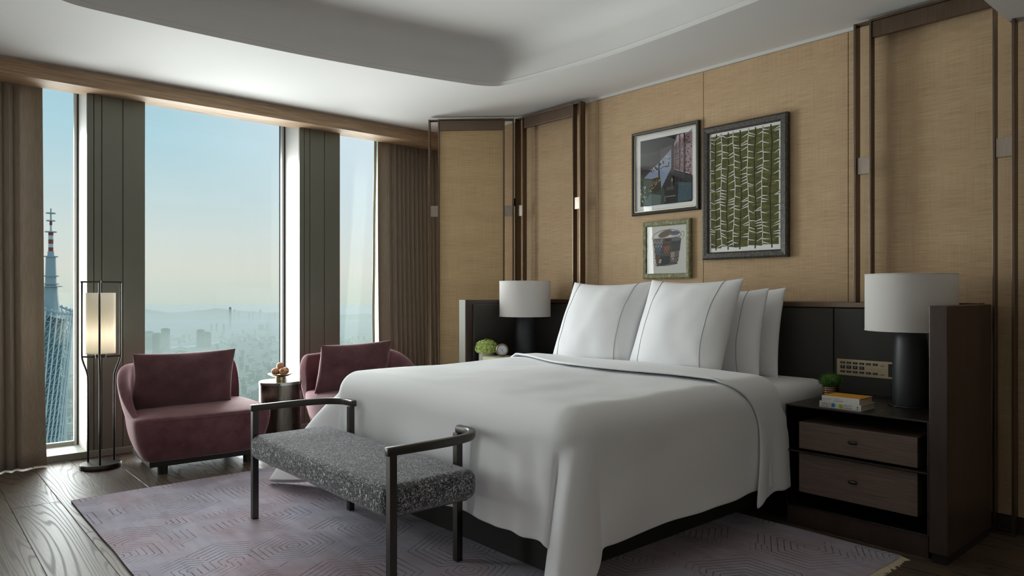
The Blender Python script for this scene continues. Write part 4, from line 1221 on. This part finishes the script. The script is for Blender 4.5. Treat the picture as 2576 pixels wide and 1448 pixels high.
for pts, c_ in (([(.17,.66),(.40,.66),(.38,.54),(.20,.55)],(150,146,150)),([(.24,.55),(.36,.57),(.34,.40),(.25,.40)],(96,120,150)),([(.42,.56),(.58,.58),(.55,.42),(.43,.42)],(158,100,80)),
             ([(.62,.66),(.86,.68),(.83,.46),(.62,.48)],(76,80,78)),([(.60,.46),(.82,.46),(.79,.24),(.62,.22)],(124,116,112)),([(.20,.38),(.29,.38),(.27,.24),(.22,.24)],(120,84,48)),([(.33,.36),(.58,.36),(.56,.20),(.34,.18)],(52,54,54)),([(.30,.30),(.36,.30),(.36,.22),(.30,.22)],(190,192,192)),([(.18,.54),(.24,.54),(.25,.42),(.20,.42)],(146,108,86)),([(.60,.44),(.70,.44),(.69,.28),(.61,.28)],(176,164,154))): A.poly(pts, c_)
WR = (74,74,70)
A.level()
def bk(a, b): return (lerp(lerp(.20,.11,b), lerp(.79,.88,b), a), lerp(.15,.72,b)+.025*(abs(a-.5)*2)**2+.03*a)
for k in range(-6, 12):
    for sg in (-1, 1):
        pts = []
        for j in range(13):
            a = (k+ sg*j*.42)/10.0+(.0 if sg > 0 else .42); b = j/12
            if 0 <= a <= 1: pts.append(bk(a, b))
        A.path(pts, .008, WR)
for b in (0,.25,.5,.78,1): A.path([bk(i/16, b) for i in range(17)], .010, WR)
A.path([bk(0,1),(.18,.84),(.35,.90),(.6,.92),(.8,.88),bk(1,1)], .010, WR); A.path([(.84,.80),(.88,.86),(.93,.84),(.93,.76),(.89,.72)], .008, (110,124,116))
A.done()

# ------------------------------------------------------------------ text helper
def text_mesh(body, size, mat, parent, origin, xdir, updir, name='lettering', align='LEFT', bold=0.0, sx=1):
    cu = bpy.data.curves.new(name, 'FONT'); cu.body = body; cu.size = size; cu.align_x = align; cu.resolution_u = 2; cu.offset = bold
    ob = bpy.data.objects.new(name, cu); COL.objects.link(ob)
    dg = bpy.context.evaluated_depsgraph_get(); me = bpy.data.meshes.new_from_object(ob.evaluated_get(dg))
    COL.objects.unlink(ob); bpy.data.objects.remove(ob)
    X_, U_ = Vector(xdir).normalized(), Vector(updir).normalized(); O_ = Vector(origin); inv = MW(parent).inverted() if parent else Matrix()
    for v in me.vertices: v.co = inv @ (O_ + X_*v.co.x*sx + U_*v.co.y)
    me.materials.clear(); me.materials.append(mat)
    o = bpy.data.objects.new(name, me); COL.objects.link(o); o.parent = parent
    return o

# ------------------------------------------------------------------ books
def book(x0, x1, y0, y1, z0, z1, cover, spine, label, pages=M_PAPER):
    t = thing('book', label, 'book', ((x0+x1)/2, (y0+y1)/2, z0))
    c = .0022
    MB().box(x0+.003, y0+.003, z0+c, x1-.003, y1-.003, z1-c).build('pages', pages, t)
    MB().box(x0+.002, y0, z0, x1, y1, z0+c).build('cover', cover, t); MB().box(x0+.002, y0, z1-c, x1, y1, z1).build('cover', cover, t)
    MB().box(x0-.0015, y0, z0, x0+.003, y1, z1).build('spine', spine, t, bevel=.001)
    return t
M_ORANGE = flat('orange_cover', srgb(214,150,40), .5); M_BKW = flat('book_white', srgb(222,220,216), .45); M_CREAM = flat('book_cream', srgb(200,196,170), .6)
ZN = .648
b1 = book(3.700, 3.868, 1.553, 1.768, ZN, ZN+.031, M_BKW, M_BKW, 'thick white paperback with blue and green dots on its spine, lowest on the nightstand')
sx_ = 3.6982
text_mesh('Talking to', .0115, M_TEXT, b1, (sx_, 1.755, ZN+.0175), (0,-1,0), (0,0,1)); text_mesh('Strangers', .0115, M_TEXT, b1, (sx_, 1.755, ZN+.0055), (0,-1,0), (0,0,1))
text_mesh('Malcolm', .0115, M_TEXT, b1, (sx_, 1.640, ZN+.0175), (0,-1,0), (0,0,1)); text_mesh('Gladwell', .0115, M_TEXT, b1, (sx_, 1.640, ZN+.0055), (0,-1,0), (0,0,1))
def dot(t, y, z, r, mat, tail):
    m = MB(); n = 24
    pts = [(sx_-.0002, y-r*math.cos(2*math.pi*i/n), z+r*math.sin(2*math.pi*i/n)) for i in range(n)]
    m.poly(pts); m.poly([(sx_-.0002, y-tail*r*.35, z-r*.9), (sx_-.0002, y-tail*r*1.05, z-r*1.0), (sx_-.0002, y-tail*r*.95, z-r*.3)]); m.build('speech_dot', mat, t, fix=False)
dot(b1, 1.694, ZN+.016, .0105, flat('dot_blue', srgb(20,140,190), .5), -1); dot(b1, 1.655, ZN+.015, .0105, flat('dot_green', srgb(172,184,20), .5), 1)
for dz in (.0095,.0195): MB().lathe([(.003,-.0001),(.003,.0001)], 12).quad((sx_-.0001,1.573,ZN+dz-.003),(sx_-.0001,1.568,ZN+dz-.003),(sx_-.0001,1.568,ZN+dz+.003),(sx_-.0001,1.573,ZN+dz+.003)) and MB().quad((sx_-.0002,1.5735,ZN+dz-.003),(sx_-.0002,1.5675,ZN+dz-.003),(sx_-.0002,1.5675,ZN+dz+.003),(sx_-.0002,1.5735,ZN+dz+.003)).build('publisher_mark', M_TEXT, b1)
z1_ = ZN+.0312
b2 = book(3.702, 3.862, 1.562, 1.756, z1_, z1_+.030, M_ORANGE, M_BKW, 'white-spined paperback with orange cover lying on the thicker white book')
sx2 = 3.7002
text_mesh('SEAN MORISSEY', .0062, M_TEXT, b2, (sx2, 1.750, z1_+.0125), (0,-1,0), (0,0,1)); text_mesh('ATTENDS', .0062, M_TEXT, b2, (sx2, 1.690, z1_+.0165), (0,-1,0), (0,0,1)); text_mesh('LE FOU RAT', .0085, M_TEXT, b2, (sx2, 1.690, z1_+.0055), (0,-1,0), (0,0,1))
b3 = book(3.640, 3.86, 4.28, 4.562, ZN, ZN+.042, M_CREAM, M_CREAM, 'cream hardback under another on the nightstand behind the bed')
b4 = book(3.652, 3.87, 4.27, 4.555, ZN+.0423, ZN+.080, M_CREAM, M_CREAM, 'cream hardback carrying the round bronze clock')

# ------------------------------------------------------------------ clock
ck = thing('alarm_clock', 'small round bronze desk clock with white dial standing on cream books', 'clock', (3.77, 4.45, ZN+.080), R(-41+90+0))
# local: dial faces -Y after rotation towards the camera
ck.rotation_euler = (0,0,R(-38))
m = MB(); n = 40
prof = [(.030,.020),(.046,.022),(.053,.012),(.053,-.004),(.049,-.014),(.044,-.017),(.040,-.012),(.0385,-.006)]
k = len(m.v)
for r, yy in prof:
    for i in range(n): a = 2*math.pi*i/n; m.v.append((r*math.cos(a), yy, .0535+r*math.sin(a)))
for j in range(len(prof)-1):
    for i in range(n): m.face([k+j*n+i, k+j*n+(i+1)%n, k+(j+1)*n+(i+1)%n, k+(j+1)*n+i])
m.face([k+i for i in range(n)])
m.build('case', metal('clock_bronze', (.34,.26,.18,1), .4), ck, smooth=True, local=True)
m = MB(); m.poly([(.0395*math.cos(2*math.pi*i/n), -.006, .0535+.0395*math.sin(2*math.pi*i/n)) for i in range(n)]); dial = m.build('dial', pal(216,220,228), ck, local=True)
for h_ in range(1, 13):
    a = R(90-30*h_); o_ = text_mesh(str(h_), .0085, M_TEXT, None, (0,0,0), (1,0,0), (0,0,1), 'numeral', 'CENTER')
    for v in o_.data.vertices: v.co += Vector((.031*math.cos(a), -.0063, .0535+.031*math.sin(a)-.003))
    o_.parent = dial
def hand(ang, L, w_):
    a = R(90-ang); d = Vector((math.cos(a), 0, math.sin(a))); nn = Vector((-d.z, 0, d.x)); c_ = Vector((0,-.0068,.0535))
    MB().poly([c_-d*.006+nn*w_, c_-d*.006-nn*w_, c_+d*L-nn*w_*.4, c_+d*L+nn*w_*.4]).build('hand', M_TEXT, ck, local=True)
hand(150, .021, .0016); hand(296, .030, .001); hand(8, .016, .0005)

# ------------------------------------------------------------------ plants
pf = thing('potted_flowers', 'pale green hydrangea head in a ribbed stone pot on the nightstand behind the bed', 'plant', (3.752, 4.632, ZN))
prof = [(.040,0),(.056,.010),(.062,.022)]
for i in range(12): z = .024+i*.0075; prof += [(.0635,z),(.0655,z+.0037)]
prof += [(.066,.116),(.060,.118),(.058,.10)]
MB().lathe(prof, 36).build('pot', M_POTW, pf, smooth=True, local=True)
m = MB(); rr = random.Random(4)
for k in range(420):
    z = rr.uniform(-.35,1); a = rr.uniform(0, 2*math.pi); q = math.sqrt(1-z*z)
    nrm = Vector((q*math.cos(a), q*math.sin(a), z)); bump_ = 1+.10*noise.noise(nrm*4)
    c_ = Vector((nrm.x*.090*bump_, nrm.y*.090*bump_, .137+nrm.z*.072*bump_))
    tx_ = nrm.orthogonal().normalized(); ty_ = nrm.cross(tx_); r0 = rr.uniform(0, 6.28)
    for p in range(4):
        an = r0+p*math.pi/2; d = tx_*math.cos(an)+ty_*math.sin(an); e = nrm.cross(d); L = rr.uniform(.011,.016)
        m.poly([c_, c_+d*L*.55+e*L*.5+nrm*L*.35, c_+d*L+nrm*L*rr.uniform(.1,.6), c_+d*L*.55-e*L*.5+nrm*L*.35])
o = m.build('flower_head', M_FLOWER, pf, local=True, fix=False); o['kind'] = 'stuff'
MB().sphere((0,0,.13), .078, 20, 12, sc_=(1,1,.75)).build('flower_core', M_FLOWER, pf, smooth=True, local=True)
pg = thing('potted_grass', 'round tuft of dark green grass in a ridged copper pot by the books', 'plant', (4.045, 1.868, ZN))
prof = [(.034,0),(.043,.004)]
for i in range(5): z = .006+i*.0125; prof += [(.043,z),(.0475,z+.006),(.043,z+.0122)]
prof += [(.040,.07),(.036,.068)]
MB().lathe(prof, 36).build('pot', M_COPPER, pg, smooth=True, local=True)
m = MB()
for k in range(2600):
    z = rr.uniform(-.45,1); a = rr.uniform(0, 2*math.pi); q = math.sqrt(1-z*z)
    nrm = Vector((q*math.cos(a), q*math.sin(a), z)); L = rr.uniform(.82,1.04)
    b_ = Vector((nrm.x*.036, nrm.y*.036, .094+nrm.z*.020)); tip = Vector((nrm.x*.071*L, nrm.y*.071*L, .098+nrm.z*.052*L)) + Vector((rr.uniform(-1,1),rr.uniform(-1,1),rr.uniform(-1,1)))*.005
    sd = (tip-b_).cross(Vector((rr.uniform(-1,1),rr.uniform(-1,1),rr.uniform(-1,1)))).normalized()*.0011
    m.poly([b_-sd, b_+sd, tip])
o = m.build('grass_blades', M_GRASS, pg, local=True, fix=False); o['kind'] = 'stuff'
MB().sphere((0,0,.097), .056, 20, 12, sc_=(1,1,.72)).build('grass_core', M_GRASS, pg, smooth=True, local=True)

# ------------------------------------------------------------------ bedside control plate
cp = thing('control_plate', 'brass bedside switch plate with black keys on the leather headboard', 'switch', (HX, 1.79, .80))
M_PLATE = metal('plate_brass', (.56,.46,.33,1), .42); M_KEY = flat('key_black', srgb(34,33,30), .45)
cxp = HX-.0045
MB().box(cxp, 1.585, .7505, HX+.001, 1.971, .849).build('plate', M_PLATE, cp, bevel=.001)
def yk(px): return 1.971-(px-226)/(2370-226)*.350      # px in the measured close-up
cols = [445, 672, 902, 1135, 1370, 1608]
for ci, px in enumerate(cols):
    for row, (zc, hh) in enumerate(((.8275,.0125),(.8015,.019),(.774,.0125))):
        if row == 1 and ci > 3: continue
        y = yk(px); kk = MB().box(cxp-.0022, y-.0138, zc-hh/2, cxp, y+.0138, zc+hh/2).build('key', M_KEY, cp, bevel=.0008)
        MB().box(cxp-.0025, y-.006, zc-.0008, cxp-.0021, y+.006, zc+.0008).build('key_mark', pal(180,182,180), kk)
        if row == 1: MB().box(cxp-.0025, y-.004, zc+.003, cxp-.0021, y+.004, zc+.0045).build('key_mark', pal(180,182,180), kk)
for zc in (.822,.771):
    y = yk(1850); u_ = MB().box(cxp-.001, y-.0075, zc-.003, cxp, y+.0075, zc+.003).build('usb_port', M_KEY, cp); MB().box(cxp-.0014, y-.005, zc-.0002, cxp-.0009, y+.005, zc+.0016).build('usb_tongue', pal(210,210,205), u_)
so = MB().box(cxp-.0015, 1.594, .7625, cxp, yk(2050), .8375).build('socket', flat('socket_dark', srgb(44,46,40), .5), cp, bevel=.001)
for dy, dz in ((-.017,.026),(-.034,.026),(-.026,-.006),(-.018,-.024),(-.033,-.024)):
    yb = yk(2050)+dy; zb = .80+dz; MB().box(cxp-.0018, yb-.003, zb-.0035, cxp-.0013, yb+.003, zb+.0035).build('socket_hole', M_BLACK, so)
